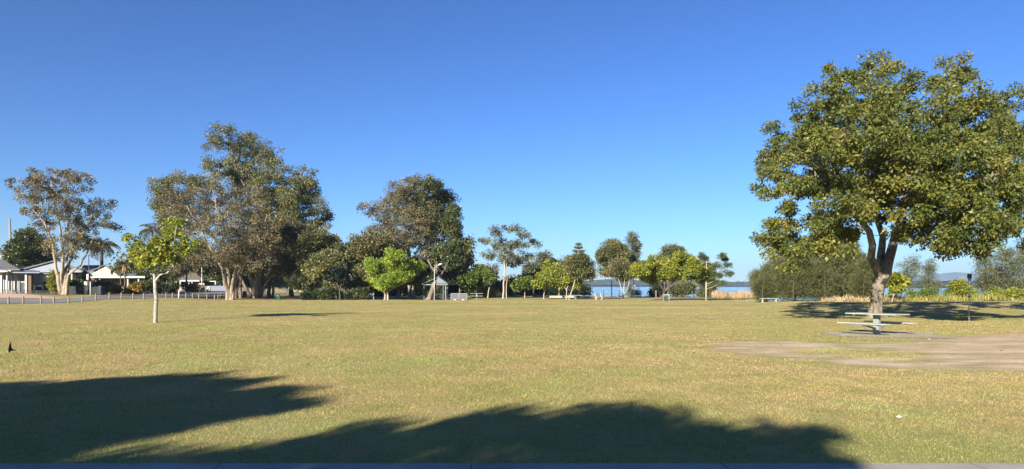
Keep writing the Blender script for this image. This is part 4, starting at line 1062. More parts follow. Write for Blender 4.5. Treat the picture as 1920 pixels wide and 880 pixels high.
def wheelie_bin(px, D, label, lid, body, h=1.02, rz=.3):
    t = thing('wheelie_bin', label, 'bin', at(px, D), rz)
    mb = MB(); w, d = .30, .36
    vs = [(-w*.8, -d*.75, .06), (w*.8, -d*.75, .06), (w*.8, d*.7, .06), (-w*.8, d*.7, .06), (-w, -d, h-.1), (w, -d, h-.1), (w, d, h-.1), (-w, d, h-.1)]
    mb.add(vs, [(0,3,2,1), (4,5,6,7), (0,1,5,4), (1,2,6,5), (2,3,7,6), (3,0,4,7)]); mb.box((-w-.02, -d-.02, h-.16), (w+.02, d+.02, h-.095))
    mb.build('body', body, t, bevel=.02)
    mb = MB(); mb.add([(-w-.03, -d-.04, h-.09), (w+.03, -d-.04, h-.09), (w+.03, d+.03, h-.09), (-w-.03, d+.03, h-.09), (-w*.8, -d*.7, h+.02), (w*.8, -d*.7, h+.02), (w*.8, d, h+.03), (-w*.8, d, h+.03)],
                      [(0,3,2,1), (4,5,6,7), (0,1,5,4), (1,2,6,5), (2,3,7,6), (3,0,4,7)]); mb.tube([(-w, d+.06, h-.05), (w, d+.06, h-.05)], .02, 6)
    mb.build('lid', lid, t, bevel=.01)
    for s in (-1, 1):
        mb = MB(); mb.tube([(s*(w-.06), d*.75, .1), (s*(w), d*.75, .1)], .1, 12); mb.build('wheel', M['tyre'], t)
    mb = MB(); mb.box((-.10, -d*.93-.004, .62), (.02, -d*.93+.02, .70)); mb.build('sticker', M['white_paint'], t)

def street_lamp(name, label, px, D, ytop, arm, mat, r=.07, white_base=False, head=.5):
    b = at(px, D); t = thing(name, label, 'street lamp', b); h = zrow(ytop, D)-b.z
    mb = MB(); mb.tube([(0, 0, -.2), (0, 0, h*.5), (0, 0, h)], [r*1.2, r, r*.75], 8); mb.build('pole', mat, t)
    if arm:
        mb = MB(); mb.tube([(0, 0, h-.02), (arm*.5, -.1, h+abs(arm)*.22), (arm, -.2, h+abs(arm)*.42)], [r*.7, r*.6, r*.6], 6); mb.build('arm', mat, t)
        mb = MB(); s = 1 if arm > 0 else -1; x0 = arm*.55; z0 = h+abs(arm)*.25
        mb.tube([(x0, -.12, z0), (arm*.8, -.17, z0+abs(arm)*.12), (arm*1.15, -.22, z0+abs(arm)*.25)], [.07, .16, .06], 8); mb.build('lamp_head', M['white_paint'] if head else mat, t)
    return t

def flat_bench(px, D, label, w=2.0, mat='table_green', rz=0):
    t = thing('park_bench', label, 'bench', at(px, D), rz)
    mb = MB()
    for i in range(3): mb.box((-w/2, -.2+i*.14, .42), (w/2, -.2+i*.14+.125, .47))
    mb.build('seat', M[mat], t)
    for s in (-1, 1):
        mb = MB(); mb.box((s*w*.36-.06, -.13, -.15), (s*w*.36+.06, .15, .418)); mb.build('leg', M[mat], t)

def back_bench(px, D, label, w, rz, mat='white_paint', back='steel'):
    t = thing('park_bench', label, 'bench', at(px, D), rz)
    mb = MB()
    for i in range(3): mb.box((-w/2, -.25+i*.16, .43), (w/2, -.25+i*.16+.14, .47))
    mb.build('seat', M[back], t)
    mb = MB()
    for i in range(4):
        z = .52+i*.10; y = .27+i*.035; mb.box((-w/2, y, z), (w/2, y+.03, z+.085))
    mb.build('backrest', M[back], t)
    for s in (-1, 1):
        mb = MB(); x = s*(w/2+.05)
        mb.tube([(x, -.32, -.05), (x, -.28, .42)], .055, 6); mb.tube([(x, .30, -.05), (x, .24, .45), (x, .40, .95)], .055, 6); mb.tube([(x, -.28, .45), (x, .26, .45)], .05, 6)
        mb.build('side_frame', M[mat], t)

def table_set(px, D, label, w, top, post, seats=True, h=.78):
    t = thing('picnic_table', label, 'picnic table', at(px, D))
    mb = MB()
    for i in range(4): mb.box((-w/2, -.4+i*.2, h-.05), (w/2, -.4+i*.2+.19, h))
    mb.build('tabletop', M[top], t)
    mb = MB(); mb.cbox(0, 0, -.15, h-.052, .24, .24); mb.build('pedestal', M[post], t)
    if seats:
        for s in (-1, 1):
            mb = MB(); mb.box((-w/2, s*.75-.15, .40), (w/2, s*.75+.15, .45)); mb.build('seat', M[top], t)
            mb = MB(); mb.tube([(0, s*.1, .2), (0, s*.7, .38)], .05, 6); mb.build('seat_arm', M[post], t)

def park_things():
    wheelie_bin(521.5, 98, 'green wheelie bin with a red lid at the edge of the lawn', M['bin_red'], M['bin_green'], 1.02)
    wheelie_bin(459, 109, 'dark wheelie bin under a cream shelf between the paperbark trunks', M['concrete'], M['dark'], .9)
    wheelie_bin(569, 100, 'black wheelie bin on a pale stand at the left end of the shady shrubs', M['black_plastic'], M['dark'], 1.0)
    street_lamp('street_lamp', 'white park light with its head slanting up beside the picnic shelter', 814.5, 99.2, 501, 1.0, M['white_paint'], .055)
    street_lamp('street_lamp', 'grey street light whose arm reaches left above the shady shrubs', 639.5, 142, 496, -1.4, M['steel'], .07)
    street_lamp('street_lamp', 'white street light pole in front of the hip roofed house', 378.5, 121, 500, 0, M['white_paint'], .10)
    street_lamp('light_pole', 'tall thin dark pole beside the far left paperbark', 166.5, 90, 478, 0, M['dark'], .06)
    o = MB(); o.tube([(0, 0, -.2), (0, 0, 1.75)], .07, 8); tag(o.build('marker_post', M['white_paint'], None, at(169.5, 88)), 'short white post at the foot of the thin dark pole', 'post')
    t = thing('street_sign', 'faded pink square sign on a thin post near the far left paperbark', 'sign', at(164.5, 92))
    mb = MB(); mb.tube([(0, .03, -.2), (0, .03, 2.5)], .03, 6); mb.build('post', M['steel'], t); mb = MB(); mb.box((-.16, -.01, 1.9), (.16, .01, 2.6)); mb.build('sign_panel', M['pink'], t)
    b = at(20, 125); mb = MB(); h = zrow(410, 125)-b.z; mb.tube([(0, 0, -.3), (0, 0, h*.6), (-.2, 0, h)], [.25, .2, .16], 10)
    tag(mb.build('utility_pole', M['timber'], None, b), 'bare grey timber utility pole above the roofs at the far left', 'pole')
    # low shade sign post under the group
    t = thing('sign_post', 'dark low sign on a single post right of the green bin', 'sign', at(536, 128))
    mb = MB(); mb.tube([(0, 0, -.2), (0, 0, 1.3)], .05, 6); mb.build('post', M['dark'], t); mb = MB(); mb.box((-.28, -.03, .95), (.28, .02, 1.25)); mb.build('sign_panel', M['dark'], t)
    # perforated back seat seen from behind
    t = thing('park_bench', 'long grey bench with a solid perforated back and pale feet right of the shelter', 'bench', at(861, 98.5), RAD(-4))
    mb = MB(); mb.box((-1.13, -.30, .10), (1.13, -.26, .90)); mb.build('backrest', M['bbq'], t)
    mb = MB(); mb.box((-1.17, -.32, .90), (1.17, -.24, .96)); mb.box((-1.17, -.32, .0), (-1.10, -.24, .90)); mb.box((1.10, -.32, 0), (1.17, -.24, .90)); mb.box((-.04, -.325, .1), (.04, -.30, .9)); mb.build('frame', M['steel'], t)
    mb = MB(); mb.box((-1.13, -.2, .42), (1.13, .25, .47)); mb.build('seat', M['steel'], t)
    for s in (-.55, .6): mb = MB(); mb.box((s-.20, -.42, -.1), (s+.20, .2, .13)); mb.build('foot', M['white_paint'], t)
    # shelter
    t = thing('picnic_shelter', 'open picnic shelter with a blue grey roof and white gable on dark green posts', 'shelter', at(818, 101))
    b = at(818, 101).z; s = 101/F; ez = zrow(532, 101)-b; rz = zrow(519.5, 101)-b
    X = lambda p: (p-818)*s
    mb = MB()
    mb.slab([(X(794), -1.5, ez), (X(824), -1.5, rz), (X(824), 1.8, rz), (X(794), 1.8, ez)], .08)
    mb.slab([(X(824), -1.5, rz), (X(841), -1.5, ez), (X(841), 1.8, ez), (X(824), 1.8, rz)], .08)
    mb.build('roof', M['roof_metal'], t)
    mb = MB(); mb.prism([(X(813), ez), (X(840), ez), (X(824), rz-.12)], -1.44, -1.36); mb.build('gable', M['shelter_gable'], t)
    mb = MB()
    for q in (-.5, .1, .75): mb.box((X(824)+q*.8-.12, -1.47, ez+.25), (X(824)+q*.8+.12, -1.445, ez+.25+.3*(1-abs(q)*.5)))
    mb.build('gable_vent', M['blue_fence'], t)
    mb = MB(); mb.box((X(794), -1.5, ez-.22), (X(841), -1.42, ez-.09)); mb.build('fascia', M['steel'], t)
    for x in (797, 815, 832.5, 837):
        for y in (-1.2, 1.4):
            mb = MB(); mb.cbox(X(x), y, -.2, ez-.09, .13, .13); mb.build('post', M['shelter_post'] if x < 836 else M['steel'], t)
    table_set(822, 101.4, 'low table standing inside the picnic shelter', 1.7, 'stone_dark', 'dark', h=.7)
    table_set(893.5, 110, 'pale green picnic table in front of the bright hedge', 2.1, 'table_green', 'table_post', h=.85)
    table_set(983, 134, 'dark green picnic table beneath the row of low green trees', 1.5, 'blue_fence', 'timber', h=.85)
    table_set(1078.5, 103, 'dark pillar table at the foot of the long leaning trunk', 1.9, 'table_green', 'stone_dark', False, h=.72)
    back_bench(1122.5, 104, 'small white framed bench facing the water', .75, RAD(12))
    back_bench(692, 99, 'white bench in the shade left of the lime tree', 1.1, RAD(-160), back='white_paint')
    flat_bench(1442, 78, 'long low pale bench alone in front of the she-oak thicket', 2.1)
    # timber stand by the umbrella tree
    t = thing('bin_stand', 'pale topped stand with a post and dark bin panel at the umbrella tree trunk', 'bin stand', at(1248.5, 96.5))
    mb = MB(); mb.box((-.35, -.3, .80), (.52, .3, .90)); mb.build('top', M['concrete'], t)
    for x, mt, w in ((-.42, 'timber', .09), (.40, 'table_post', .09)):
        mb = MB(); mb.cbox(x, -.2, -.15, 1.0 if x < 0 else .798, w, w); mb.build('post', M[mt], t)
    mb = MB(); mb.box((-.04, -.2, .02), (.2, .2, .79)); mb.build('bin', M['bin_green'], t)
    # water side fence
    t = thing('wire_fence', 'thin dark post and wire fence along the water edge', 'fence', at(1190, 128)); L = []
    def fp(px): return at(px, 127.5)-Vector(t.location)
    for px in (1081, 1106, 1131.5, 1161, 1200, 1218, 1254, 1290, 1339, 1380):
        p = fp(px); mb = MB(); mb.tube([p-Vector((0, 0, .2)), p+Vector((0, 0, 1.25))], .05, 6); mb.build('post', M['dark'], t); L.append(p)
    for hh in (1.2, .6):
        mb = MB(); mb.tube([p+Vector((0, 0, hh)) for p in L], .016, 4); mb.build('rail', M['dark'], t)
    for px, D, h, lab in [(1230, 124, 1.25, 'pale timber post left of the umbrella tree'), (1364, 118, .85, 'pale post at the left part of the dry grass by the water'), (1402, 112, 1.2, 'pale post at the right end of the dry grass by the water'), (1030, 128, 1.1, 'green stained post under the centre tree row'), (1083, 126, 1.15, 'short thick pale post right of the leaning trunk')]:
        mb = MB(); mb.tube([(0, 0, -.2), (0, 0, h)], [.11, .10], 8); tag(mb.build('timber_post', M['timber'] if px != 1030 else M['table_green'], None, at(px, D)), lab, 'post')
    t = thing('notice_sign', 'small white sign on a post by the water beside the bluish gum', 'sign', at(1189, 118))
    b = at(1189, 118).z; z0 = zrow(537, 118)-b; z1 = zrow(530, 118)-b
    mb = MB(); mb.tube([(0, .04, -.2), (0, .04, z1)], .03, 6); mb.build('post', M['steel'], t); mb = MB(); mb.box((-.18, -.01, z0), (.18, .015, z1)); mb.build('sign_panel', M['white_paint'], t)
    # stone blocks and low edging
    for px, D, w, lab in [(1042, 119, 2.2, 'long pale sandstone block under the centre tree row'), (1010, 121, 1.6, 'flat pale stone left of the sandstone block'), (1068, 121, 1.6, 'pale stone right of the long sandstone block')]:
        mb = MB(); mb.box((-w/2, -.35, -.1), (w/2, .35, .32)); o = mb.build('stone_block', M['concrete'], None, at(px, D), .05, bevel=.06); tag(o, lab, 'stone')
    # picket rail far left group
    for nm, px0, px1, D, h, lab, n in [('picket_fence', 482, 545, 150, .95, 'grey picket fence seen under the left tree group', 26), ('post_rail_fence', 452, 470, 128, 1.0, 'short pale rail fence beside the dark bin', 7)]:
        a, c = at(px0, D), at(px1, D); t = thing(nm, lab, 'fence', a); mb = MB()
        for i in range(n+1):
            u = i/n; x = a.x+(c.x-a.x)*u; mb.cbox(x-a.x, 0, gz(x, D)-a.z-.1, gz(x, D)-a.z+h, .12, .03)
        mb.build('pickets', M['picket'], t)
        mb = MB(); mb.tube([(0, .05, h*.75), (c.x-a.x, .05, c.z-a.z+h*.75)], .04, 4); mb.tube([(0, .05, h*.3), (c.x-a.x, .05, c.z-a.z+h*.3)], .04, 4); mb.build('rail', M['picket'], t)

def car(px, D, paint, label, rz):
    t = thing('parked_car', label, 'car', at(px, D), rz)
    prof = [(-2.15, .35), (-2.2, .7), (-2.1, .95), (-1.3, 1.02), (-.75, 1.45), (.75, 1.47), (1.5, 1.02), (2.1, .9), (2.18, .4)]
    mb = MB(); mb.prism(prof, -.85, .85); mb.build('body', paint, t, bevel=.05)
    for y in (-.862, .85):
        for x in (-.95, .05): mb = MB(); mb.box((x, y, 1.05), (x+.9, y+.012, 1.36)); mb.build('side_window', M['glass'], t)
    for x in (-1.35, 1.4):
        for y in (-.8, .8):
            mb = MB(); mb.tube([(x, y-.1, .32), (x, y+.1, .32)], .32, 16); w = mb.build('wheel', M['tyre'], t)
            mb = MB(); mb.tube([(x, y-.108, .32), (x, y+.108, .32)], .18, 10); mb.build('rim', M['steel'], w)

# ------------------------------------------------------------------ houses
def frame_of(p0, D):
    """helpers for a building whose root stands at photo column p0, distance D: X(col, depth), Z(row, depth), P(col, row, depth)"""
    b = at(p0, D)
    X = lambda p, dy=0: ((p-960)*(D+dy)-(p0-960)*D)/F
    Z = lambda r, dy=0: zrow(r, D+dy)-b.z
    P = lambda p, r, dy=0: (X(p, dy), dy, Z(r, dy))
    return b, X, Z, P

def houses():
    WP, CW, PW, BR, RG, RM = (M[k] for k in ('white_paint', 'cream_wall', 'pale_wall', 'brick', 'roof_grey', 'roof_metal'))
    def part(nm, mat, fn, par=None):
        mb = MB(); fn(mb); return mb.build(nm, mat, par or t)
    def win(x0, x1, r0, r1, dy):
        w = part('window', M['glass'], lambda m: m.box((X(x0, dy), dy-.06, Z(r1, dy)), (X(x1, dy), dy-.01, Z(r0, dy))))
        for xx in (x0, x1): part('frame', WP, lambda m: m.box((X(xx, dy)-.04, dy-.09, Z(r1, dy)-.05), (X(xx, dy)+.04, dy-.062, Z(r0, dy)+.05)), w)
        part('sill', WP, lambda m: m.box((X(x0, dy)-.06, dy-.12, Z(r1, dy)-.12), (X(x1, dy)+.06, dy-.02, Z(r1, dy)-.052)), w)
    # house 1, far left
    b, X, Z, P = frame_of(40, 90)
    t = thing('house', 'single storey house with grey roof, tall dark windows and white posts at far left', 'house', b)
    part('wall', PW, lambda m: m.box((X(-200, 1.2), 1.2, -.3), (X(38, 1.2), 5, Z(506, 1.2))))
    for x0, x1 in ((-80, -66), (-50, -38), (8, 11.5), (17, 23), (28, 31.5), (33.5, 36.5)): win(x0, x1, 516, 545, 1.2)
    for x in (-60, -25, 2.5, 13.5): part('verandah_post', WP, lambda m: m.cbox(X(x, -.4), -.4, -.2, Z(509, -.4), .24 if x == 2.5 else .14, .18))
    part('roof', RG, lambda m: (m.slab([P(-240, 507, -1), P(37, 505, -1), P(4, 487, 3.5), P(-240, 482, 3.5)], .14), m.slab([P(37, 505, -1), P(33, 503, 6), P(4, 487, 3.5)], .14)))
    part('lower_roof', RM, lambda m: m.slab([P(20, 510.5, -1.2), P(74, 511, -1.2), P(75, 508, .3), P(28, 505.5, .3)], .1))
    part('fascia', WP, lambda m: m.slab([P(-240, 507.6, -1.15), P(20, 507, -1.15), P(20, 507, -1.03), P(-240, 507.6, -1.03)], .2))
    part('gable', WP, lambda m: m.prism([(X(-30, -1.4), Z(510.5, -1.4)), (X(10, -1.4), Z(510.5, -1.4)), (X(-8, -1.4), Z(502, -1.4))], -1.45, -1.3))
    part('gable_roof', RG, lambda m: (m.slab([P(-9, 499, -1.7), P(15, 508, -1.7), P(15, 506, 1), P(-9, 497, 1)], .12), m.slab([P(-34, 508, -1.7), P(-9, 499, -1.7), P(-9, 497, 1), P(-34, 506, 1)], .12)))
    part('brick_pier', BR, lambda m: m.cbox(X(59), -.2, -.2, Z(511), .55, .5))
    part('patio_post', WP, lambda m: m.cbox(X(54.5), -.5, -.2, Z(513), .24, .22))
    part('side_gate', M['dark'], lambda m: m.box((X(39), 0.1, -.1), (X(52.5), .16, Z(530))))
    part('gate_rail', WP, lambda m: m.box((X(38.5), .05, Z(529.6)), (X(53), .2, Z(528))))
    # upper storey behind
    b, X, Z, P = frame_of(-10, 110)
    t = thing('house', 'two storey house showing its white upper gable above the other roofs at far left', 'house', b)
    part('wall', WP, lambda m: m.box((X(-80), 0, -.2), (X(11), 6, Z(487))))
    part('gable', WP, lambda m: m.prism([(X(-30), Z(487)), (X(14), Z(484)), (X(-6), Z(474))], -.3, -.05))
    part('roof', M['roof_brown'], lambda m: (m.slab([P(-6, 467, -.8), P(19, 479, -.8), P(19, 478, 6), P(-6, 466, 6)], .2), m.slab([P(-80, 479, -.8), P(-6, 467, -.8), P(-6, 466, 6), P(-80, 478, 6)], .2)))
    part('window', M['glass'], lambda m: m.box((X(-6), -.08, Z(500)), (X(3), -.02, Z(491))))
    # patio gable + white garage wall
    b, X, Z, P = frame_of(100, 94)
    t = thing('patio_house', 'house with a wide pale blue metal gable over a white garage wall behind the paperbark', 'house', b)
    part('wall', WP, lambda m: m.box((X(61, .9), .9, -.2), (X(126, .9), 6, Z(510, .9))))
    part('gable', RM, lambda m: m.prism([(X(30), Z(507.5)), (X(152), Z(507.5)), (X(107), Z(490)), (X(100), Z(489.6))], 0, .15))
    part('roof', RG, lambda m: (m.slab([P(27, 508, -.3), P(104, 487.5, -.3), P(104, 487.5, 7), P(27, 507, 7)], .14), m.slab([P(104, 487.5, -.3), P(156, 508, -.3), P(156, 507, 7), P(104, 487.5, 7)], .14)))
    part('fascia', RM, lambda m: m.box((X(28), -.25, Z(511)), (X(155), -.1, Z(507.6))))
    part('garage_door', WP, lambda m: [m.box((X(66, .9), .82, Z(545, .9)+i*.42), (X(104, .9), .88, Z(545, .9)+i*.42+.40)) for i in range(5)])
    for x in (99.5, 118, 135): part('post', WP, lambda m: m.cbox(X(x, .2), .2, -.2, Z(510.5), .18, .18))
    part('low_wall', CW, lambda m: m.box((X(120, 1.5), 1.5, -.2), (X(163, 1.5), 1.7, Z(528, 1.5))))
    # patio chairs and table
    for i, (px, q) in enumerate([(58, 'left'), (72, 'second'), (86, 'third'), (96, 'right')]):
        c = thing('patio_chair', ['black patio chair by the brick pier', 'black patio chair left of the outdoor table', 'black high backed patio chair right of the outdoor table', 'black patio chair beside the white patio post'][i], 'chair', at(px, 91.5), .3*i, 'black chairs on the patio')
        mb = MB(); mb.box((-.3, -.28, .42), (.3, .28, .48)); mb.build('seat', M['black_plastic'], c)
        mb = MB(); mb.box((-.3, .25, .5), (.3, .3, 1.08)); mb.build('backrest', M['black_plastic'], c)
        for x in (-.26, .26):
            for y in (-.24, .24): mb = MB(); mb.cbox(x, y, -.02, .418, .05, .05); mb.build('leg', M['black_plastic'], c)
    c = thing('patio_table', 'long dark patio table with the black chairs around it', 'table', at(78, 93))
    mb = MB(); mb.box((-1.1, -.45, .7), (1.1, .45, .76)); mb.build('tabletop', M['dark'], c)
    for x in (-.95, .95):
        for y in (-.35, .35): mb = MB(); mb.cbox(x, y, -.02, .698, .07, .07); mb.build('leg', M['dark'], c)
    # fences in front
    def rail_fence(nm, lab, px0, px1, D, h, n, mat):
        a, c = at(px0, D), at(px1, D); f = thing(nm, lab, 'fence', a); L = c.x-a.x
        mb = MB()
        for i in range(n+1): mb.cbox(L*i/n, 0, (c.z-a.z)*i/n+.08, (c.z-a.z)*i/n+h-.03, .03, .03)
        mb.build('bars', mat, f)
        mb = MB(); mb.tube([(0, 0, h), (L, 0, c.z-a.z+h)], .03, 4); mb.tube([(0, 0, .1), (L, 0, c.z-a.z+.1)], .03, 4); mb.build('rails', mat, f)
        for i in range(5): x = L*i/4; mb = MB(); mb.cbox(x, 0, (c.z-a.z)*i/4-.2, (c.z-a.z)*i/4+h+.04, .07, .07); mb.build('post', mat, f)
    rail_fence('garden_fence', 'low black railing fence along the front lawn of the grey roofed house', -60, 112, 86.5, .55, 100, M['dark'])
    rail_fence('pool_fence', 'black railing fence between the far left paperbark and the dark hedge box', 118, 188, 90, 1.05, 70, M['dark'])
    mb = MB(); mb.box((-.5, -.4, -.1), (.5, .5, 1.15)); tag(mb.build('utility_cabinet', M['dark'], None, at(186, 91), bevel=.03), 'black box cabinet at the right end of the railing fence', 'cabinet')
    # house 2
    b, X, Z, P = frame_of(200, 114)
    t = thing('house', 'low house with a sunlit cream gable and dark verandah behind the palms', 'house', b)
    part('wall', BR, lambda m: m.box((X(163, 1.5), 1.5, -.3), (X(268, 1.5), 7, Z(519, 1.5))))
    part('gable', CW, lambda m: m.prism([(X(167, -.2), Z(518, -.2)), (X(224, -.2), Z(518, -.2)), (X(195, -.2), Z(498, -.2))], -.25, -.1))
    part('roof', RG, lambda m: (m.slab([P(195, 496, -.6), P(226, 515, -.6), P(226, 514, 6), P(195, 496, 6)], .14), m.slab([P(160, 514, -.6), P(195, 496, -.6), P(195, 496, 6), P(160, 513, 6)], .14)))
    part('side_roof', RG, lambda m: (m.slab([P(150, 508, 1), P(182, 508, 1), P(186, 497.5, 6), P(156, 497.5, 6)], .14)))
    part('verandah_roof', RM, lambda m: (m.slab([P(160, 519, -1.5), P(272, 519, -1.5), P(270, 513.5, 2), P(162, 513.5, 2)], .1)))
    part('fascia', WP, lambda m: m.box((X(160, -1.6), -1.65, Z(521.5, -1.6)), (X(272, -1.6), -1.52, Z(518.5, -1.6))))
    for x in (163, 187.5, 240, 260): part('verandah_post', WP, lambda m: m.cbox(X(x, -1.1), -1.1, -.2, Z(521, -1.1), .2, .2))
    for x0, x1 in ((170, 180), (198, 208), (244, 253)): win(x0, x1, 527, 542, 1.5)
    # house 3
    b, X, Z, P = frame_of(355, 131)
    t = thing('house', 'house with a brown grey hip roof and white verandah posts beyond the road bend', 'house', b)
    part('wall', BR, lambda m: m.box((X(322, 1.5), 1.5, -.3), (X(374, 1.5), 8, Z(526, 1.5))))
    part('roof', M['roof_brown'], lambda m: (m.slab([P(318, 526, -.8), P(382, 525, -.8), P(366, 512, 4), P(340, 512, 4)], .14), m.slab([P(382, 525, -.8), P(382, 524, 9), P(366, 512, 4)], .14), m.slab([P(318, 525, 9), P(318, 526, -.8), P(340, 512, 4)], .14)))
    part('fascia', WP, lambda m: m.box((X(318, -.9), -.95, Z(528, -.9)), (X(374, -.9), -.82, Z(525.5, -.9))))
    for x in (328, 338, 355, 360): part('verandah_post', WP, lambda m: m.cbox(X(x, -.6), -.6, -.2, Z(527, -.6), .22, .22))
    for x0, x1 in ((341, 346), (349, 354)): win(x0, x1, 531, 543, 1.5)
    t = thing('carport', 'white framed open carport right of the hip roofed house', 'carport', at(392, 134)); b = at(392, 134).z; s = 134/F; Z = lambda y: zrow(y, 134)-b
    mb = MB(); mb.box((-1.8, -.1, Z(528.5)), (1.35, 3.1, Z(527))); mb.build('roof', WP, t)
    for x in (-1.75, 1.25): mb = MB(); mb.cbox(x, 0, -.2, Z(528.5), .16, .16); mb.build('post', WP, t)
    o = MB(); o.box((-.33, -.1, -.2), (.33, .1, .98)); tag(o.build('letterbox_pillar', WP, None, at(391, 124)), 'square white pillar in front of the blue grey fence', 'pillar')
    t = thing('street_sign', 'wide white board sign on two posts beside the white light pole', 'sign', at(378, 128)); mb = MB(); mb.box((-.5, -.02, 1.0), (.5, .02, 1.5)); mb.build('sign_panel', WP, t)
    for x in (-.45, .45): mb = MB(); mb.cbox(x, .05, -.2, 1.5, .06, .06); mb.build('post', M['steel'], t)
    a = at(376, 132); c = at(425, 132); mb = MB()
    for i in range(28): mb.box(((c.x-a.x)*i/28, (i % 2)*.02, -.3), ((c.x-a.x)*(i+1)/28-.01, .04+(i % 2)*.02, 1.0))
    tag(mb.build('sheet_fence', M['blue_fence'], None, a), 'blue grey sheet metal fence beyond the road', 'fence')
    # small cream building far behind the bin
    D = 200; s = D/F; b = at(553, D); Z = lambda y: zrow(y, D)-b.z; X = lambda p: (p-553)*s
    t = thing('cottage', 'pale green and cream building showing between the trees right of the bin', 'building', b)
    part('wall', M['pale_green'], lambda m: m.box((X(538), 0, -.3), (X(556), 6, Z(529))), t)
    part('side_wall', CW, lambda m: m.box((X(556), .3, -.3), (X(569), 6, Z(529))), t)
    part('roof', RG, lambda m: (m.slab([(X(536), -.5, Z(529.5)), (X(571), -.5, Z(529.5)), (X(566), 3, Z(523)), (X(541), 3, Z(523))], .15), m.slab([(X(541), 3, Z(523)), (X(566), 3, Z(523)), (X(571), 6.5, Z(529.5)), (X(536), 6.5, Z(529.5))], .15)), t)
    for x in (545, 551): part('window', M['glass'], lambda m: m.box((X(x), -.08, Z(541)), (X(x+2.5), -.02, Z(534))), t)
    car(590, 170, M['car_blue'], 'light blue car parked among the trees left of the shady shrubs', .4)
    car(713, 128, M['car_silver'], 'silver lilac car parked in the shade behind the lime tree', 1.2)

def gardens():
    for i, (px, D, lb, k, lab, kw) in enumerate([
        (214, 104, [(214,541,7,5),(221,545,5,3)], 'croton', 'orange yellow garden plant left of the small palms', {}),
        (247, 104, [(243,544,6,4),(256,541,5,5)], 'croton', 'orange and red garden plant right of the small palms', {}),
        (270, 105, [(262,540,14,9),(285,538,18,12),(305,542,14,8)], 'dark', 'dark garden hedge behind the young tree trunk', {}),
        (328, 110, [(322,540,12,8),(310,545,10,5)], 'dark', 'dark low garden bush left of the hip roofed house', {}),
        (200, 106, [(198,538,10,8),(184,535,8,9),(178,543,7,5)], 'midgreen', 'green garden shrub in front of the sunlit gable', {}),
        (142, 93, [(142,535,10,10),(152,540,8,7)], 'midgreen', 'green garden shrub right of the far left paperbark', {}),
        (102, 90, [(101,524,5,14),(104,540,5,8)], 'yellowgreen', 'tall green garden plant left of the far left paperbark', dict(W=.1, L=.4)),
        (368, 121, [(362,545,8,4),(372,543,8,5),(358,540,6,7)], 'paper_grey', 'dry brown shrub on the corner before the hip roofed house', {}),
        (905, 118, [(890,549,14,7),(905,547,16,8),(917,550,10,6)], 'yellowgreen', 'bright green mounded hedge behind the pale green table', dict(n=70)),
        (572, 98.5, [(577,556,10,5),(588,557,8,4)], 'shade_dark', 'low shrub, darkened for shade, at the left end of the shady bed', {}),  # shrubs of this bed get their shade from the darkened leaf colour
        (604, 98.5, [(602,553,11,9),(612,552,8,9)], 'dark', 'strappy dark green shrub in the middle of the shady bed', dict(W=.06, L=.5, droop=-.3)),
        (628, 98.5, [(624,552,10,9),(635,554,9,8)], 'shade_dark', 'green shrub, darkened for shade, behind the small umbrella tree', {}),
        (657, 98.5, [(654,556,7,6),(662,557,6,5)], 'shade_dark', 'small round shrub, darkened for shade, right of the small umbrella tree', {}),
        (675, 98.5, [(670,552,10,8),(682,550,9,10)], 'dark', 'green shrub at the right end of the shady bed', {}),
        (712, 124, [(700,547,14,8),(722,545,14,9)], 'shade_dark', 'dark shrub behind the lime tree trunk', {}),
        (740, 128, [(742,545,12,9),(762,546,14,8),(785,545,12,9)], 'shade_dark', 'dark shrub mass between the lime tree and the shelter', {}),
        (868, 124, [(862,545,12,9),(850,546,10,8)], 'shade_dark', 'dark shrub right of the picnic shelter', {}),
        (965, 130, [(960,541,8,10),(955,546,6,6)], 'midgreen', 'rounded green bush right of the tall open gum', {}),
        (1760, 75, [(1745,552,16,10),(1715,556,14,8),(1790,548,18,14)], 'midgreen', 'green waterside bush left of the slim post', {}),
        (1810, 74, [(1800,540,14,14),(1815,550,14,10)], 'yellowgreen', 'yellow green waterside bush behind the slim post', dict(n=40)),
        (1880, 73, [(1870,553,22,7),(1905,552,24,8)], 'yellowgreen', 'yellow green scrub at the foot of the right she-oak clump', dict(n=70)),
    ]):
        shrub('garden_plant' if k == 'croton' else 'shrub', lab, px, D, lb, k, 200+i, cat='plant' if k == 'croton' else 'bush', **kw)
    palm('tall palm with drooping grey green fronds behind the cream gabled house', 191, 121, 462, 33, 26, 1, .28)
    palm('palm with dark fronds rising behind the young tree crown', 286, 117, 432, 30, 22, 2, .2)
    palm('small palm with an orange skirt of dead fronds in front of the dark verandah', 234, 106, 494, 22, 16, 3, .11, orange=True)
    palm('small leaning palm left of the orange skirted one', 226, 107, 503, 20, 14, 4, .09)
    palm('short bushy palm right of the far left paperbark', 146, 95, 508, 20, 16, 5, .1)
    palm('low bushy palm between the thin dark pole and the paperbark', 160, 97, 520, 15, 14, 6, .09)
    palm('tiny palm in front of the white garage wall', 87, 92.5, 528, 7, 9, 7, .05)

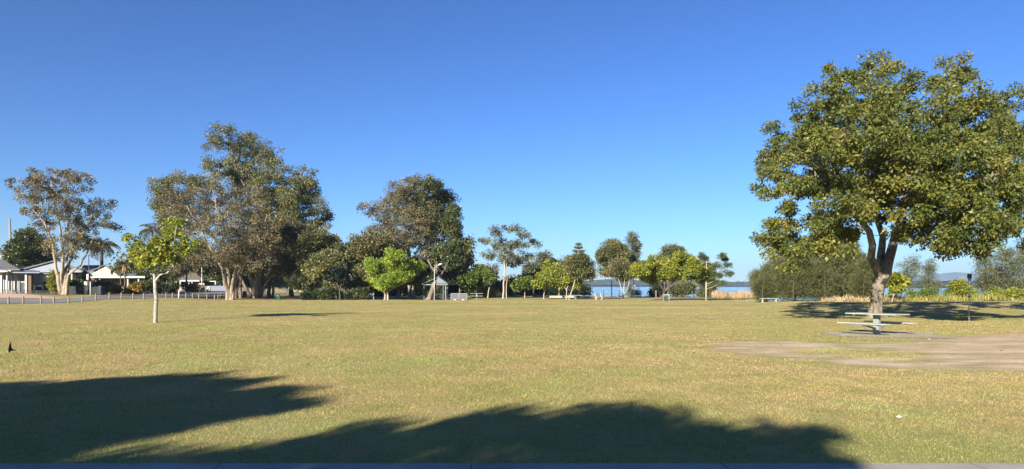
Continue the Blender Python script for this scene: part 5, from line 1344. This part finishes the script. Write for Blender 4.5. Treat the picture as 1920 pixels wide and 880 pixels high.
def build_setting():
    build_ground()
    asp = asphalt_material()
    def edge(px, D): return ((px-960)/F*D, D)
    near = [(-60, 55), edge(-90, 62), edge(5, 66), edge(90, 70.5), edge(170, 77), edge(245, 86), edge(320, 95), edge(385, 104), edge(440, 113), edge(500, 126)]
    far = [(-95, 62), edge(-130, 74), edge(-30, 78), edge(60, 78.5), edge(150, 82), edge(235, 96), edge(300, 110), edge(365, 122), edge(415, 132), edge(480, 150)]
    sheet('road', [(a[0], a[1], b[0], b[1]) for a, b in zip(near, far)], asp, dz=.03, nsub=10)
    kb = [(a[0]+.28, a[1]-.2, a[0]+.05, a[1]) for a in near]
    sheet('kerb', kb, M['concrete'], dz=.075, nsub=1)
    sheet('driveway', [(*edge(-80, 78.5), *edge(-80, 84.5)), (*edge(30, 79), *edge(20, 84.5)), (*edge(95, 79), *edge(62, 83.8)), (*edge(122, 80), *edge(88, 82))], worn('pink_driveway', (.44, .31, .23), .1, 2, .9), dz=.05)
    o = sheet('concrete_path', [(-14, 3.6, -14, PATH_FAR), (14, 3.6, 14, PATH_FAR)], path_material(), dz=.006, nsub=8)
    sheet('road', [(*edge(250, 100), *edge(235, 108)), (*edge(150, 98), *edge(140, 104)), (*edge(60, 97.5), *edge(60, 100))][:2], asp, dz=.06)
    pc = worn('pale_path_concrete', (.60, .54, .44), .08, 2, .9)
    sheet('footpath', [(*edge(1075, 106), *edge(1075, 107.6)), (*edge(1130, 109), *edge(1130, 110.8)), (*edge(1185, 107), *edge(1180, 108.8)), (*edge(1240, 98.5), *edge(1240, 100.3)), (*edge(1300, 99), *edge(1300, 100.8)), (*edge(1375, 98), *edge(1375, 99.6)), (*edge(1430, 86), *edge(1440, 87.5))], pc, dz=.02)
    sheet('footpath', [(*edge(570, 108.5), *edge(570, 110)), (*edge(650, 110), *edge(652, 111.6)), (*edge(760, 114), *edge(760, 115.6)), (*edge(840, 118), *edge(840, 119.6))], pc, dz=.02)
    sheet('footpath', [(*edge(1885, 64), *edge(1885, 65.3)), (*edge(1960, 62), *edge(1960, 63.4)), (*edge(2080, 56), *edge(2080, 57.4))], pc, dz=.02)
    # water
    V = np.array([(-200, 70, -1.6), (6900, 70, -1.6), (6900, 6950, -1.6), (-3000, 6950, -1.6)], float)
    tag(np_mesh('water', V, np.array([[0, 1, 2, 3]]), water_material()), kind='structure')
    hills()
    blades('dry_grass', 'straw coloured long dry grass on the bank left of the she-oaks', 'grass', [(1335, 1425, 112, 124, 1.9)], 'straw', 1, 26)
    blades('straw_grass', 'straw coloured long dry grass between the she-oaks and the big trunk', 'grass', [(1540, 1690, 70.5, 74, .95)], 'straw', 2, 40)
    blades('reeds', 'tall yellow green reeds along the shore right of the big trunk', 'reeds', [(1655, 1990, 70.5, 76, 1.2)], 'reed', 3, 34, (.4, 1.2))
    blades('bank_grass', 'rough grass along the water edge below the wire fence', 'grass', [(1070, 1345, 125, 130, .55)], 'straw', 4, 12)

def haze_box():
    mb = MB(); mb.box((-6990, -6990, -6.5), (6990, 6990, 190))
    m, nt, out = newmat('haze_air')
    v = N(nt, 'ShaderNodeVolumePrincipled'); v.inputs['Density'].default_value = HAZE; v.inputs['Color'].default_value = (.50, .72, 1, 1)
    v.inputs['Anisotropy'].default_value = .1
    nt.links.new(v.outputs[0], out.inputs['Volume'])
    o = mb.build('haze', m); tag(o, 'thin blue morning haze over the bay', 'haze', kind='stuff')

# ------------------------------------------------------------------ light, sky, camera
HAZE = 1.4e-4
def light():
    w = bpy.data.worlds.new('World'); SC.world = w; w.use_nodes = True; nt = w.node_tree
    bg = nt.nodes['Background']; sky = nt.nodes.new('ShaderNodeTexSky'); sky.sky_type = 'NISHITA'; sky.sun_disc = False
    sky.sun_elevation = SUN_EL; sky.sun_rotation = SUN_AZ+math.pi
    sky.altitude = 0; sky.air_density = 1.0; sky.dust_density = 0; sky.ozone_density = 6
    # deepen the sky's own blue: same gradient, a little more contrast and saturation
    def vm(op, a, v):
        n = nt.nodes.new('ShaderNodeVectorMath'); n.operation = op; nt.links.new(a, n.inputs[0]); n.inputs[1].default_value = v; return n.outputs[0]
    gm = nt.nodes.new('ShaderNodeGamma'); gm.inputs['Gamma'].default_value = 1.28
    nt.links.new(vm('MULTIPLY', sky.outputs[0], (.139,)*3), gm.inputs['Color'])
    k = 1/(2**EXPOSURE*SKY_STRENGTH)
    nt.links.new(vm('MULTIPLY', gm.outputs[0], (.83*k, .97*k, 1.19*k)), bg.inputs['Color']); bg.inputs['Strength'].default_value = SKY_STRENGTH
    l = bpy.data.lights.new('sun', 'SUN'); l.energy = SUN_STRENGTH; l.angle = RAD(.5); l.color = (1, .90, .76)
    o = bpy.data.objects.new('sun', l); COL.objects.link(o)
    d = Vector((LD[0]*math.cos(SUN_EL), LD[1]*math.cos(SUN_EL), -math.sin(SUN_EL))); o.rotation_euler = d.to_track_quat('-Z', 'Y').to_euler()
    o.location = (-20, -40, 40)
    c = bpy.data.cameras.new('camera'); co = bpy.data.objects.new('camera', c); COL.objects.link(co); SC.camera = co
    co.location = (0, 0, EYE); co.rotation_euler = (math.pi/2, 0, 0)
    c.sensor_width = 36; c.lens = F/1920*36; c.shift_y = (HY-440)/1920; c.clip_end = 30000; c.clip_start = .05
    vs = SC.view_settings; vs.view_transform = 'Standard'; vs.look = 'None'; vs.exposure = EXPOSURE; vs.gamma = 1; vs.use_curve_mapping = False
    SC.render.engine = 'CYCLES'; cy = SC.cycles; cy.use_denoising = DENOISE; cy.max_bounces = 6; cy.volume_bounces = 0; cy.transparent_max_bounces = 8
    cy.diffuse_bounces = 3; cy.transmission_bounces = 4; cy.glossy_bounces = 2; cy.caustics_reflective = False; cy.caustics_refractive = False
    try: cy.denoiser = 'OPENIMAGEDENOISE'; cy.denoising_input_passes = 'RGB_ALBEDO_NORMAL'; cy.denoising_prefilter = 'ACCURATE'
    except Exception: pass
DENOISE = True
SUN_STRENGTH, SKY_STRENGTH, EXPOSURE = 5.0, .10, 1.55

mats()
light()
build_setting()
build_grass()
houses()
gardens()
bollards(); picnic_table(); slim_post(); bird(); litter(); park_things()
build_trees()
haze_box()
